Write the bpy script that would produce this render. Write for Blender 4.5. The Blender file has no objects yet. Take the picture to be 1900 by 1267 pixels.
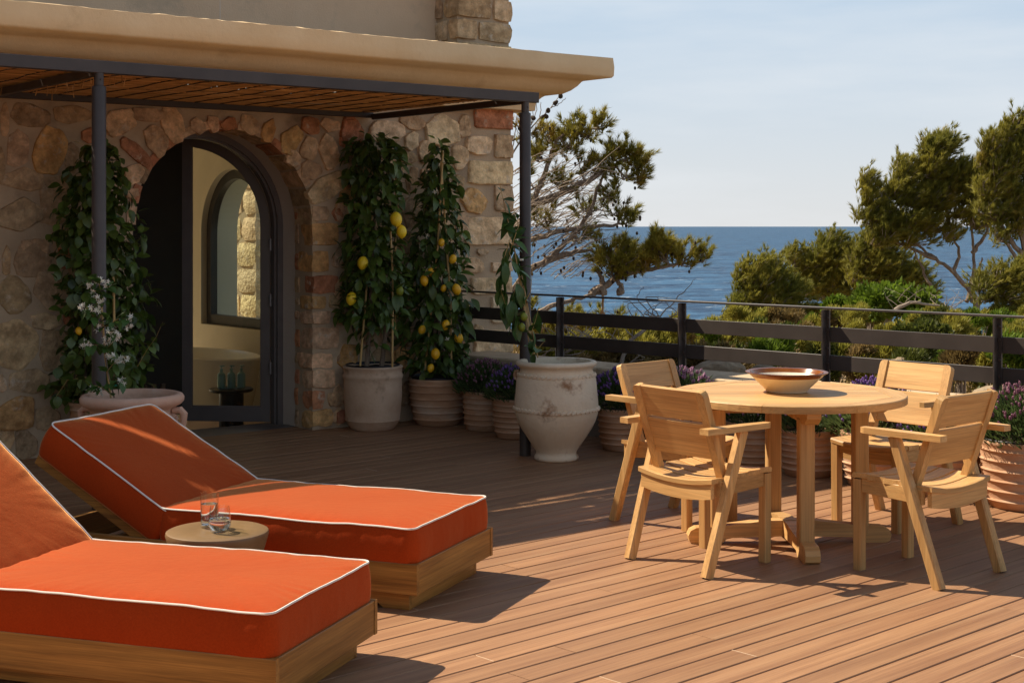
import bpy, bmesh, math, random
import numpy as np
from mathutils import Vector, Matrix, noise
random.seed(7); RS = np.random.RandomState(7)
R = math.radians
sc = bpy.context.scene
C = sc.collection

# ------------------------------------------------------------------ camera, sky, sun, exposure
TH = R(43)                       # deck boards run 43 deg to the right of the view's cross axis
H = 1.6
def W(x, y, z=0.0):              # survey frame (x right, y ahead of the viewpoint) -> world (X along the boards)
    return Vector((x*math.cos(TH) + y*math.sin(TH), -x*math.sin(TH) + y*math.cos(TH), z))
def S(u, v, Y):                  # survey sighting at distance Y -> world
    return W((u-950)/2700*Y, Y, H-(v-420)/2700*Y)
def A(deg): return R(deg)-TH     # survey heading -> world heading

cam = bpy.data.cameras.new('camera'); co = bpy.data.objects.new('camera', cam); C.objects.link(co)
co.location = (0, 0, H); co.rotation_euler = (R(90), 0, -TH)
cam.lens = 2700/1900*36; cam.sensor_width = 36; cam.shift_y = -0.1124
cam.clip_start = 0.05; cam.clip_end = 80000
sc.camera = co

SUN_AZ, SUN_EL = A(-27), R(47)
sun_dir = Vector((math.cos(SUN_EL)*math.cos(SUN_AZ), math.cos(SUN_EL)*math.sin(SUN_AZ), -math.sin(SUN_EL)))
wd = bpy.data.worlds.new('World'); sc.world = wd; wd.use_nodes = True
nt = wd.node_tree; nt.nodes.clear()
out = nt.nodes.new('ShaderNodeOutputWorld'); bg = nt.nodes.new('ShaderNodeBackground')
sky = nt.nodes.new('ShaderNodeTexSky'); sky.sky_type = 'NISHITA'; sky.sun_disc = False
sky.sun_elevation = SUN_EL; sky.sun_rotation = math.atan2(-sun_dir.x, -sun_dir.y)
sky.air_density = 1.0; sky.dust_density = 0.6; sky.ozone_density = 1.2; sky.altitude = 0
L = nt.links.new
tc = nt.nodes.new('ShaderNodeTexCoord'); sx_ = nt.nodes.new('ShaderNodeSeparateXYZ'); L(tc.outputs['Generated'], sx_.inputs[0])
hz = nt.nodes.new('ShaderNodeValToRGB'); hz.color_ramp.interpolation = 'EASE'      # sea haze: thick at the horizon, thinning upwards
for p_, v_ in ((.0,.90),(.05,.80),(.15,.66),(.30,.16),(1.0,.02)):
    e_ = hz.color_ramp.elements[0] if p_ == 0 else (hz.color_ramp.elements[1] if p_ == 1.0 else hz.color_ramp.elements.new(p_))
    e_.position = p_; e_.color = (v_, v_, v_, 1)
L(sx_.outputs['Z'], hz.inputs[0])
m1 = nt.nodes.new('ShaderNodeMix'); m1.data_type = 'RGBA'; hc = nt.nodes.new('ShaderNodeMix'); hc.data_type = 'RGBA'; hc.inputs['A'].default_value = (10.0, 10.2, 10.4, 1); hc.inputs['B'].default_value = (7.0, 8.9, 11.0, 1)
hr = nt.nodes.new('ShaderNodeMapRange'); hr.inputs['From Max'].default_value = .17; L(sx_.outputs['Z'], hr.inputs['Value']); L(hr.outputs[0], hc.inputs['Factor']); L(hc.outputs['Result'], m1.inputs['B'])
L(hz.outputs[0], m1.inputs['Factor']); L(sky.outputs[0], m1.inputs['A'])
mp = nt.nodes.new('ShaderNodeMapping'); mp.inputs['Scale'].default_value = (2.0, 2.0, 12); mp.inputs['Rotation'].default_value = (0.12, 0.1, 0.4)
nz = nt.nodes.new('ShaderNodeTexNoise'); nz.inputs['Scale'].default_value = 1.5; nz.inputs['Detail'].default_value = 7; nz.inputs['Roughness'].default_value = .55
rp = nt.nodes.new('ShaderNodeValToRGB'); rp.color_ramp.elements[0].position = 0.47; rp.color_ramp.elements[1].position = 0.68
rp.color_ramp.elements[0].color = (0, 0, 0, 1); rp.color_ramp.elements[1].color = (.42, .42, .42, 1)
mx = nt.nodes.new('ShaderNodeMix'); mx.data_type = 'RGBA'; mx.inputs['B'].default_value = (10.6, 11.0, 11.4, 1)
L(tc.outputs['Generated'], mp.inputs['Vector']); L(mp.outputs[0], nz.inputs['Vector']); L(nz.outputs[0], rp.inputs[0])
L(rp.outputs[0], mx.inputs['Factor']); L(m1.outputs['Result'], mx.inputs['A']); L(mx.outputs['Result'], bg.inputs[0])
bg.inputs['Strength'].default_value = 0.05
L(bg.outputs[0], out.inputs[0])
sl = bpy.data.lights.new('sun', 'SUN'); sl.energy = 5.0; sl.angle = R(0.5); sl.color = (1.0, 0.87, 0.68)
so = bpy.data.objects.new('sun', sl); C.objects.link(so); so.rotation_euler = sun_dir.to_track_quat('-Z', 'Y').to_euler()
sc.view_settings.view_transform = 'Standard'; sc.view_settings.look = 'None'
sc.view_settings.exposure = 0.66; sc.view_settings.gamma = 1; sc.view_settings.use_curve_mapping = False
sc.render.engine = 'CYCLES'
sc.cycles.max_bounces = 8; sc.cycles.diffuse_bounces = 6; sc.cycles.glossy_bounces = 4
sc.cycles.transmission_bounces = 8; sc.cycles.transparent_max_bounces = 12; sc.cycles.use_denoising = True
sc.cycles.caustics_reflective = False; sc.cycles.caustics_refractive = True; sc.cycles.blur_glossy = 1.0; sc.cycles.sample_clamp_indirect = 6

# ------------------------------------------------------------------ materials
def pm(name, c1, c2, scale=4, rough=.6, bump=.0, bscale=40, stretch=(1,1,1), rnd=0.0, spec=.4, detail=5,
       c3=None, c3s=2.0, c3p=(.55,.7), objcol=False, transl=0, metal=0, bdist=.01, pos=(.3,.7), islandv=0, sheen=0, shift=True, fine=0, grain=None):
    m = bpy.data.materials.new(name); m.use_nodes = True; t = m.node_tree; n = t.nodes; l = t.links.new
    b = n['Principled BSDF']; tc = n.new('ShaderNodeTexCoord'); mp = n.new('ShaderNodeMapping')
    mp.inputs['Scale'].default_value = stretch; l(tc.outputs['Object'], mp.inputs['Vector'])
    oi = n.new('ShaderNodeObjectInfo')
    if shift:
        mu = n.new('ShaderNodeMath'); mu.operation = 'MULTIPLY'; mu.inputs[1].default_value = 37.0
        l(oi.outputs['Random'], mu.inputs[0]); cx = n.new('ShaderNodeCombineXYZ')
        for i in range(3): l(mu.outputs[0], cx.inputs[i])
        l(cx.outputs[0], mp.inputs['Location'])
    nz = n.new('ShaderNodeTexNoise'); nz.inputs['Scale'].default_value = scale; nz.inputs['Detail'].default_value = detail
    nz.inputs['Roughness'].default_value = .6
    l(mp.outputs[0], nz.inputs['Vector'])
    rp = n.new('ShaderNodeValToRGB'); e = rp.color_ramp.elements
    e[0].position, e[1].position = pos; e[0].color = (*c1, 1); e[1].color = (*c2, 1)
    l(nz.outputs[0], rp.inputs[0]); col = rp.outputs[0]
    def mixin(colA, fac, kind='MIX', B=None, Bsock=None):
        mm = n.new('ShaderNodeMix'); mm.data_type = 'RGBA'; mm.blend_type = kind
        l(colA, mm.inputs['A'])
        if Bsock: l(Bsock, mm.inputs['B'])
        else: mm.inputs['B'].default_value = (*B, 1)
        if isinstance(fac, (int, float)): mm.inputs['Factor'].default_value = fac
        else: l(fac, mm.inputs['Factor'])
        return mm.outputs['Result']
    if objcol: col = mixin(col, 1.0, 'MULTIPLY', Bsock=oi.outputs['Color'])
    if c3:
        n3 = n.new('ShaderNodeTexNoise'); n3.inputs['Scale'].default_value = c3s; n3.inputs['Detail'].default_value = 7
        n3.inputs['Roughness'].default_value = .65
        l(mp.outputs[0], n3.inputs['Vector']); r3 = n.new('ShaderNodeValToRGB')
        r3.color_ramp.elements[0].position, r3.color_ramp.elements[1].position = c3p
        l(n3.outputs[0], r3.inputs[0]); col = mixin(col, r3.outputs[0], B=c3)
    if grain:                                         # (scale, stretch, darkest, lightest): fine figure over the base tone
        g1 = n.new('ShaderNodeMapping'); g1.inputs['Scale'].default_value = grain[1]; l(mp.outputs[0], g1.inputs['Vector'])
        g2 = n.new('ShaderNodeTexNoise'); g2.inputs['Scale'].default_value = grain[0]; g2.inputs['Detail'].default_value = 4; g2.inputs['Roughness'].default_value = .7; g2.inputs['Distortion'].default_value = .6
        l(g1.outputs[0], g2.inputs['Vector']); g3 = n.new('ShaderNodeValToRGB'); g3.color_ramp.elements[0].position = .36; g3.color_ramp.elements[1].position = .62
        g3.color_ramp.elements[0].color = (grain[2],)*3+(1,); g3.color_ramp.elements[1].color = (grain[3],)*3+(1,)
        l(g2.outputs[0], g3.inputs[0]); col = mixin(col, 1.0, 'MULTIPLY', Bsock=g3.outputs[0])
    if rnd or islandv:
        hs = n.new('ShaderNodeHueSaturation'); l(col, hs.inputs['Color'])
        src = oi.outputs['Random']
        if islandv:
            g = n.new('ShaderNodeNewGeometry'); src = g.outputs['Random Per Island']; rnd = islandv
        mr = n.new('ShaderNodeMapRange'); mr.inputs['To Min'].default_value = 1-rnd; mr.inputs['To Max'].default_value = 1+rnd
        l(src, mr.inputs['Value']); l(mr.outputs[0], hs.inputs['Value']); col = hs.outputs[0]
    l(col, b.inputs['Base Color']); b.inputs['Roughness'].default_value = rough
    b.inputs['Specular IOR Level'].default_value = spec; b.inputs['Metallic'].default_value = metal
    if sheen: b.inputs['Sheen Weight'].default_value = sheen; b.inputs['Sheen Tint'].default_value = (1,.56,.22,1); b.inputs['Sheen Roughness'].default_value = .32
    if bump:
        bn = n.new('ShaderNodeTexNoise'); bn.inputs['Scale'].default_value = bscale; bn.inputs['Detail'].default_value = 6
        l(mp.outputs[0], bn.inputs['Vector']); bp = n.new('ShaderNodeBump'); bp.inputs['Strength'].default_value = bump
        bp.inputs['Distance'].default_value = bdist; l(bn.outputs[0], bp.inputs['Height'])
        nrm = bp.outputs[0]
        if fine:
            b2 = n.new('ShaderNodeTexNoise'); b2.inputs['Scale'].default_value = fine; b2.inputs['Detail'].default_value = 4
            l(tc.outputs['Object'], b2.inputs['Vector']); bq = n.new('ShaderNodeBump'); bq.inputs['Strength'].default_value = .35
            bq.inputs['Distance'].default_value = .003; l(b2.outputs[0], bq.inputs['Height']); l(nrm, bq.inputs['Normal']); nrm = bq.outputs[0]
        l(nrm, b.inputs['Normal'])
    if transl:
        tr = n.new('ShaderNodeBsdfTranslucent'); l(col, tr.inputs[0]); ms = n.new('ShaderNodeMixShader')
        ms.inputs[0].default_value = transl; l(b.outputs[0], ms.inputs[1]); l(tr.outputs[0], ms.inputs[2])
        l(ms.outputs[0], n['Material Output'].inputs[0])
    return m
M = {}
M['deck'] = pm('deck_boards', (.255,.125,.063), (.38,.204,.103), 3, .55, .35, 30, (.35,6,6), rnd=.10, spec=.35, c3=(.39,.23,.125), c3s=1.1, c3p=(.55,.8), bdist=.002, grain=(9,(.35,3,3),.80,1.08))
M['joint'] = pm('deck_underside', (.03,.018,.012), (.05,.03,.02), 3, .9)
M['sun_edge_paint'] = pm('deck_sun_edge_paint', (.55,.4,.27), (.7,.52,.36), 8, .8)  # pale colour painting the sun on board end edges
for ax, st in (('x',(.6,9,9)), ('y',(9,.6,9)), ('z',(9,9,.6))):
    M['teak_'+ax] = pm('teak_'+ax, (.47,.25,.086), (.67,.41,.168), 2.2, .5, .25, 22, st, rnd=.17, spec=.35, c3=(.34,.17,.06), c3s=1.6, c3p=(.58,.85), bdist=.0015, grain=(7,tuple(.5 if q < 1 else 2.2 for q in st),.80,1.08))
    M['iroko_'+ax] = pm('lounger_wood_'+ax, (.21,.085,.017), (.45,.215,.050), 1.8, .42, .2, 20, st, rnd=.16, spec=.4, c3=(.15,.058,.016), c3s=1.3, c3p=(.55,.75), bdist=.0012, grain=(6,tuple(.5 if q < 1 else 2.0 for q in st),.70,1.12))
M['fabric'] = pm('orange_canvas', (.385,.040,.0055), (.455,.060,.009), 1.6, .9, .35, 330, spec=.1, sheen=.85, bdist=.002, shift=False, fine=30, grain=(150,(1,1,1),.88,1.06), pos=(.25,.75))
M['piping'] = pm('white_piping', (.78,.74,.66), (.85,.8,.72), 30, .7)
M['iron'] = pm('dark_painted_iron', (.047,.036,.032), (.070,.055,.048), 5, .48, .1, 120, spec=.45, bdist=.001)
M['bronze'] = pm('bronze_door_paint', (.12,.10,.093), (.15,.126,.116), 5, .35, .05, 90, spec=.5)
M['mortar'] = pm('lime_mortar', (.42,.305,.20), (.56,.425,.29), 3, .95, .6, 55, c3=(.24,.18,.125), c3s=1.4, spec=.1, bdist=.006, fine=180)
M['stone'] = pm('wall_stone', (.74,.68,.60), (1.32,1.27,1.17), 10, .9, 1.0, 22, rnd=.15, objcol=True, spec=.15, bdist=.02, detail=8, c3=(.62,.5,.38), c3s=11, c3p=(.58,.72), fine=70, grain=(26,(1,1,1),.80,1.08), pos=(.36,.64))
M['stucco'] = pm('pale_stucco', (.60,.42,.275), (.66,.48,.325), 2, .95, .5, 90, spec=.1, bdist=.004, c3=(.35,.285,.215), c3s=.7)
M['cornice'] = pm('cornice_plaster', (.76,.55,.32), (.84,.64,.40), 2.5, .9, .4, 30, spec=.1, bdist=.006, c3=(.55,.37,.2), c3s=2.2, c3p=(.6,.85), fine=150)
M['plaster'] = pm('reveal_plaster', (.62,.52,.43), (.68,.58,.49), 3, .95, .3, 60, spec=.1)
M['reed'] = pm('reed_mat', (.30,.155,.055), (.56,.33,.135), 2, .6, .2, 40, (.4,14,14), islandv=.35, spec=.3)
M['wire'] = pm('black_wire', (.012,.010,.009), (.02,.017,.015), 5, .6)
M['terra_ribbed'] = pm('ribbed_terracotta', (.42,.23,.13), (.58,.35,.215), 4, .9, .5, 45, (1,1,3), rnd=.1, spec=.1, c3=(.56,.43,.33), c3s=3, c3p=(.5,.75), bdist=.004)
M['terra_orange'] = pm('warm_terracotta', (.50,.265,.15), (.64,.38,.235), 4, .9, .5, 45, (1,1,3), rnd=.08, spec=.1, c3=(.6,.43,.3), c3s=3, c3p=(.5,.75), bdist=.004)
M['terra_pale'] = pm('weathered_pale_terracotta', (.56,.365,.24), (.72,.52,.365), 5, .95, .8, 40, rnd=.06, spec=.08, c3=(.30,.19,.12), c3s=4.2, c3p=(.58,.74), bdist=.005)
M['urn'] = pm('whitewashed_clay', (.74,.58,.41), (.86,.72,.54), 4, .9, .7, 30, spec=.1, c3=(.36,.20,.11), c3s=3.6, c3p=(.56,.66), bdist=.006, shift=False, fine=90)
M['planter'] = pm('pink_terracotta', (.56,.32,.21), (.68,.43,.31), 4, .85, .5, 30, spec=.12, c3=(.68,.53,.43), c3s=3, c3p=(.55,.8))
M['soil'] = pm('potting_soil', (.02,.014,.009), (.07,.045,.028), 30, 1, 1, 60, bdist=.02)
M['plastic'] = pm('black_plastic', (.012,.012,.015), (.02,.02,.024), 10, .4)
M['lemonleaf'] = pm('lemon_leaf', (.042,.080,.012), (.115,.165,.028), 9, .38, .2, 60, rnd=.4, spec=.5, transl=.2)
M['lemonleaf_mass'] = pm('lemon_leaf_inner', (.042,.080,.012), (.115,.165,.028), 9, .38, islandv=.4, spec=.5, transl=.2)
M['paleleaf'] = pm('young_leaf', (.045,.10,.02), (.085,.16,.035), 9, .4, .2, 60, rnd=.3, spec=.5, transl=.25)
M['lemon'] = pm('lemon_rind', (.88,.56,.015), (.92,.66,.03), 6, .42, .5, 140, spec=.5, bdist=.002, rnd=.06)
M['orange_lemon'] = pm('deep_yellow_rind', (.86,.42,.012), (.90,.52,.02), 6, .42, .5, 140, spec=.5, bdist=.002, rnd=.06)
M['greenfruit'] = pm('unripe_rind', (.16,.20,.02), (.3,.3,.03), 6, .45)
M['petal'] = pm('white_petal', (.90,.86,.72), (.93,.90,.80), 9, .6, transl=.3)
M['bamboo'] = pm('bamboo_cane', (.44,.27,.09), (.58,.38,.15), 6, .5, stretch=(4,4,1))
M['bark'] = pm('grey_brown_bark', (.16,.11,.075), (.30,.225,.165), 8, .95, .9, 30, (3,3,1), bdist=.02, spec=.1)
M['pinebark'] = pm('pine_bark', (.17,.125,.095), (.38,.30,.235), 6, .95, 1, 14, (2,2,1), bdist=.03, spec=.1)
M['deadtwig'] = pm('grey_twig', (.24,.19,.15), (.40,.33,.27), 6, .9, spec=.1)
M['cone'] = pm('pine_cone', (.035,.022,.014), (.08,.05,.03), 30, .9)
def leafm(nm, a, b, **k): return pm(nm, a, b, 1.1, .55, islandv=0.4, spec=.25, transl=.38, shift=False, **k)
M['needle'] = leafm('pine_needles', (.21,.205,.03), (.39,.32,.052), c3=(.40,.23,.05), c3s=1.7, c3p=(.56,.72))
M['needle_far'] = leafm('pine_needles_far', (.18,.185,.033), (.38,.33,.055), c3=(.40,.25,.05), c3s=.9, c3p=(.56,.74))
M['needle_mid'] = leafm('pine_needles_mid', (.19,.20,.034), (.38,.33,.055), c3=(.12,.13,.025), c3s=.9, c3p=(.5,.7))
M['shrub_olive'] = leafm('olive_shrub_leaf', (.22,.22,.035), (.40,.34,.06), c3=(.12,.13,.024), c3s=2)
M['shrub_green'] = leafm('bright_shrub_leaf', (.09,.15,.012), (.18,.25,.025), c3=(.06,.10,.013), c3s=2)
M['shrub_dark'] = leafm('dark_shrub_leaf', (.05,.07,.014), (.12,.13,.022), c3=(.18,.165,.03), c3s=2)
M['shrub_dry'] = leafm('dry_shrub_leaf', (.19,.135,.05), (.33,.23,.10), c3=(.12,.09,.03), c3s=2)
M['heather'] = leafm('dry_heath', (.15,.10,.035), (.24,.17,.06), c3=(.09,.075,.02), c3s=2)
M['lav_leaf'] = leafm('lavender_leaf', (.05,.085,.025), (.12,.165,.055))
M['lav_purple'] = leafm('lavender_purple', (.20,.10,.34), (.34,.19,.46))
M['lav_pink'] = leafm('lavender_pink', (.36,.18,.30), (.50,.30,.42))
M['lav_plum'] = leafm('lavender_plum', (.27,.11,.17), (.40,.20,.26))
M['earth'] = pm('dry_earth', (.20,.13,.07), (.38,.27,.16), 1.2, 1, .8, 6, bdist=.1, shift=False, c3=(.12,.09,.04), c3s=.5)
M['rock'] = pm('limestone_rock', (.20,.145,.09), (.36,.27,.175), 3, .95, 1, 8, bdist=.05, c3=(.2,.15,.1), c3s=2)
M['coping'] = pm('sandstone_coping', (.48,.35,.22), (.62,.47,.31), 5, .95, .8, 20, bdist=.01, c3=(.3,.22,.14), c3s=4)
M['parapet'] = pm('grey_parapet_render', (.20,.165,.13), (.28,.235,.19), 4, .95, .5, 40)
M['stool'] = pm('olive_glazed_wood', (.19,.115,.052), (.27,.165,.078), 3, .38, .1, 30, (1,1,3), c3=(.2,.12,.045), c3s=4, spec=.5)
M['cream'] = pm('cream_glaze', (.72,.58,.38), (.80,.66,.46), 6, .22, spec=.5)
M['bowl_in'] = pm('bowl_inner_glaze', (.76,.68,.54), (.82,.74,.60), 5, .2, spec=.5, c3=(.62,.33,.02), c3s=3.0, c3p=(.62,.66), shift=False)
M['bowl_rim'] = pm('brown_rim_glaze', (.085,.022,.012), (.16,.05,.02), 8, .3, spec=.4)
M['bowl_band'] = pm('amber_band_glaze', (.16,.045,.010), (.30,.10,.015), 8, .2, spec=.5)
M['steel'] = pm('steel', (.5,.5,.5), (.6,.6,.6), 8, .3, metal=1)
M['window_bronze'] = pm('window_bronze', (.03,.026,.024), (.045,.038,.034), 5, .4)
M['room_wall'] = pm('cream_room_wall', (.66,.59,.47), (.70,.63,.51), 2, .9)
M['room_dark'] = pm('dark_panel', (.035,.033,.027), (.045,.042,.034), 3, .7)
M['room_floor'] = pm('oak_floor', (.60,.49,.36), (.70,.58,.44), 2, .5, stretch=(1,8,1))
M['tub'] = pm('cream_tub', (.85,.80,.68), (.88,.83,.72), 2, .25, spec=.5)
M['teal'] = pm('teal_bottle', (.26,.46,.43), (.30,.50,.47), 4, .35, spec=.5)
M['blackwood'] = pm('black_side_table', (.012,.011,.011), (.02,.018,.018), 5, .35)
M['tie'] = pm('green_tie', (.01,.2,.12), (.015,.25,.15), 5, .5)
M['hill'] = pm('distant_hill', (.07,.08,.035), (.14,.12,.06), .2, 1, shift=False)
def glassmat(nm, col, tint=(1,1,1)):
    m = bpy.data.materials.new(nm); m.use_nodes = True; b = m.node_tree.nodes['Principled BSDF']
    n = m.node_tree.nodes; l = m.node_tree.links.new
    nz = n.new('ShaderNodeTexNoise'); nz.inputs['Scale'].default_value = 8
    mr = n.new('ShaderNodeMapRange'); mr.inputs['To Min'].default_value = 0.0; mr.inputs['To Max'].default_value = .02
    l(nz.outputs[0], mr.inputs['Value']); l(mr.outputs[0], b.inputs['Roughness'])
    b.inputs['Transmission Weight'].default_value = 1; b.inputs['IOR'].default_value = col; b.inputs['Base Color'].default_value = (*tint, 1)
    return m
M['glass'] = None; M['water_in'] = glassmat('drinking_water', 1.33)
def panemat(nm, tint):
    m = bpy.data.materials.new(nm); m.use_nodes = True; n = m.node_tree.nodes; l = m.node_tree.links.new
    n.remove(n['Principled BSDF']); tr = n.new('ShaderNodeBsdfTransparent'); gl = n.new('ShaderNodeBsdfGlossy'); fr = n.new('ShaderNodeLayerWeight'); ms = n.new('ShaderNodeMixShader')
    nz = n.new('ShaderNodeTexNoise'); nz.inputs['Scale'].default_value = 3; bp = n.new('ShaderNodeBump'); bp.inputs['Strength'].default_value = .02; bp.inputs['Distance'].default_value = .002
    l(nz.outputs[0], bp.inputs['Height']); l(bp.outputs[0], gl.inputs['Normal'])
    tr.inputs[0].default_value = (*tint, 1); gl.inputs['Roughness'].default_value = .01; fr.inputs[0].default_value = .5; p5 = n.new('ShaderNodeMath'); p5.operation = 'POWER'; p5.inputs[1].default_value = 4.0; l(fr.outputs['Facing'], p5.inputs[0])
    ad = n.new('ShaderNodeMath'); ad.operation = 'MULTIPLY_ADD'; ad.inputs[1].default_value = .94; ad.inputs[2].default_value = .05; l(p5.outputs[0], ad.inputs[0])
    l(ad.outputs[0], ms.inputs[0]); l(tr.outputs[0], ms.inputs[1]); l(gl.outputs[0], ms.inputs[2]); l(ms.outputs[0], n['Material Output'].inputs[0])
    return m
M['glass'] = panemat('drinking_glass', (.97,.985,.98)); M['pane'] = panemat('door_glass', (.86,.94,.90))
# sea
def seamat():
    m = bpy.data.materials.new('sea_water'); m.use_nodes = True; n = m.node_tree.nodes; l = m.node_tree.links.new; b = n['Principled BSDF']
    tc = n.new('ShaderNodeTexCoord'); mp = n.new('ShaderNodeMapping'); mp.inputs['Rotation'].default_value = (0, 0, .5); mp.inputs['Scale'].default_value = (1, 1.6, 1)
    l(tc.outputs['Object'], mp.inputs[0])
    last = None
    for s, d, st in ((.045, 3.0, .9), (.35, .55, 1.0), (1.6, .14, .9)):
        w = n.new('ShaderNodeTexNoise'); w.inputs['Scale'].default_value = s; w.inputs['Detail'].default_value = 4; l(mp.outputs[0], w.inputs['Vector'])
        bp = n.new('ShaderNodeBump'); bp.inputs['Strength'].default_value = st; bp.inputs['Distance'].default_value = d; l(w.outputs[0], bp.inputs['Height'])
        if last: l(last, bp.inputs['Normal'])
        last = bp.outputs[0]
    l(last, b.inputs['Normal'])
    nz = n.new('ShaderNodeTexNoise'); nz.inputs['Scale'].default_value = .05; nz.inputs['Detail'].default_value = 8; nz.inputs['Roughness'].default_value = .8; l(mp.outputs[0], nz.inputs['Vector'])
    rp = n.new('ShaderNodeValToRGB'); e = rp.color_ramp.elements; e[0].position, e[1].position = .42, .59
    e[0].color = (.003,.026,.072,1); e[1].color = (.032,.105,.205,1); l(nz.outputs[0], rp.inputs[0])
    fz = n.new('ShaderNodeTexNoise'); fz.inputs['Scale'].default_value = .13; fz.inputs['Detail'].default_value = 6; fz.inputs['Roughness'].default_value = .75; l(mp.outputs[0], fz.inputs['Vector'])
    fr = n.new('ShaderNodeValToRGB'); fr.color_ramp.elements[0].position = .62; fr.color_ramp.elements[1].position = .69; l(fz.outputs[0], fr.inputs[0])
    mm = n.new('ShaderNodeMix'); mm.data_type = 'RGBA'; mm.inputs['B'].default_value = (.6,.66,.7,1); l(fr.outputs[0], mm.inputs['Factor']); l(rp.outputs[0], mm.inputs['A'])  # pale flecks in the base colour: foam and painted sun glints
    l(mm.outputs['Result'], b.inputs['Base Color']); b.inputs['Roughness'].default_value = .35; b.inputs['Specular IOR Level'].default_value = .07; b.inputs['IOR'].default_value = 1.33
    return m
M['sea'] = seamat()

# ------------------------------------------------------------------ mesh helpers
class MB:
    def __init__(s): s.v = []; s.f = []
    def add(s, vs, fs):
        o = len(s.v); s.v += [tuple(v) for v in vs]; s.f += [tuple(i+o for i in f) for f in fs]; return s
    def box(s, c, d, rz=0, ch=0.0, M4=None):
        x, y, z = d[0]/2, d[1]/2, d[2]/2
        if ch:                                        # chamfered prism along the longest axis
            ax = max(range(3), key=lambda i: d[i]); o = [i for i in range(3) if i != ax]
            a, b2, l2 = d[o[0]]/2, d[o[1]]/2, d[ax]/2
            pr = [(a-ch,-b2),(a,-b2+ch),(a,b2-ch),(a-ch,b2),(-a+ch,b2),(-a,b2-ch),(-a,-b2+ch),(-a+ch,-b2)]
            vs = []
            for t, k in ((-l2, .0), (l2, .0)):
                for p in pr:
                    q = [0,0,0]; q[o[0]] = p[0]; q[o[1]] = p[1]; q[ax] = t; vs.append(Vector(q))
            fs = [(i, (i+1) % 8, 8+(i+1) % 8, 8+i) for i in range(8)] + [tuple(range(7,-1,-1)), tuple(range(8,16))]
            if ax == 1: fs = [f[::-1] for f in fs]
        else:
            vs = [Vector((i*x, j*y, k*z)) for i in (-1,1) for j in (-1,1) for k in (-1,1)]
            fs = [(0,1,3,2),(4,6,7,5),(0,4,5,1),(2,3,7,6),(0,2,6,4),(1,5,7,3)]
        m = (M4 or Matrix()) @ Matrix.Translation(c) @ Matrix.Rotation(rz, 4, 'Z')
        return s.add([m @ v for v in vs], fs)
    def bar(s, p, q, w, h, up=(0,0,1), ch=.003, taper=1.0):   # chamfered bar from p to q
        p, q = Vector(p), Vector(q); d = (q-p).normalized(); u = Vector(up); x = d.cross(u)
        if x.length < 1e-5: x = d.cross(Vector((1,0,0)))
        x.normalize(); y = x.cross(d)
        a, b = w/2, h/2
        pr = [(a-ch,-b),(a,-b+ch),(a,b-ch),(a-ch,b),(-a+ch,b),(-a,b-ch),(-a,-b+ch),(-a+ch,-b)]
        vs = [p+x*i+y*j for i, j in pr] + [q+(x*i+y*j)*taper for i, j in pr]
        fs = [(i, (i+1) % 8, 8+(i+1) % 8, 8+i)[::-1] for i in range(8)] + [tuple(range(8)), tuple(range(15,7,-1))]
        return s.add(vs, fs)
    def tube(s, pts, rad, n=8, cap=True):
        pts = [Vector(p) for p in pts]; m = len(pts)
        if not hasattr(rad, '__len__'): rad = [rad]*m
        ref = Vector((0,0,1)); vs = []; fs = []; x = None
        for i, p in enumerate(pts):
            d = (pts[min(i+1,m-1)]-pts[max(i-1,0)])
            d = d.normalized() if d.length > 1e-9 else Vector((0,0,1))
            if x is None:
                x = d.cross(ref)
                if x.length < .05: x = d.cross(Vector((1,0,0)))
            x = x - d*x.dot(d); x.normalize(); y = d.cross(x)
            for k in range(n):
                a = 2*math.pi*k/n; vs.append(p+(x*math.cos(a)+y*math.sin(a))*rad[i])
        for i in range(m-1):
            for k in range(n):
                a, b = i*n+k, i*n+(k+1) % n; fs.append((a, b, b+n, a+n))
        if cap: fs += [tuple(range(n-1,-1,-1)), tuple(range((m-1)*n, m*n))]
        return s.add(vs, fs)
    def lathe(s, prof, n=40, c=(0,0,0), cap=(True,False), wob=0.0, ph=0):
        vs = []; fs = []; m = len(prof)
        for i, (r, z) in enumerate(prof):
            for k in range(n):
                a = 2*math.pi*k/n; rr = r*(1+wob*math.sin(3*a+ph+z*7)+wob*.6*math.sin(5*a+2*ph-z*9))
                vs.append((c[0]+rr*math.cos(a), c[1]+rr*math.sin(a), c[2]+z))
        for i in range(m-1):
            for k in range(n):
                a, b = i*n+k, i*n+(k+1) % n; fs.append((a, b, b+n, a+n))
        if cap[0]: fs.append(tuple(range(n-1,-1,-1)))
        if cap[1]: fs.append(tuple(range((m-1)*n, m*n)))
        return s.add(vs, fs)
    def prism(s, poly, z0, z1, fn=None):            # poly in xy extruded in z
        n = len(poly); fn = fn or (lambda x, y, z: (x, y, z))
        vs = [fn(x, y, z0) for x, y in poly]+[fn(x, y, z1) for x, y in poly]
        fs = [tuple(range(n-1,-1,-1)), tuple(range(n,2*n))]+[(i,(i+1)%n,n+(i+1)%n,n+i) for i in range(n)]
        return s.add(vs, fs)
    def ball(s, c, r, M3=None, n=8, m=6):
        c = Vector(c); r = Vector(r) if hasattr(r,'__len__') else Vector((r,r,r)); vs = []; fs = []
        for i in range(m+1):
            t = math.pi*i/m
            for k in range(n):
                a = 2*math.pi*k/n; p = Vector((r.x*math.sin(t)*math.cos(a), r.y*math.sin(t)*math.sin(a), r.z*math.cos(t)))
                vs.append(c+(M3 @ p if M3 else p))
        for i in range(m):
            for k in range(n):
                a, b = i*n+k, i*n+(k+1) % n; fs.append((a, a+n, b+n, b))
        return s.add(vs, fs)
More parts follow.
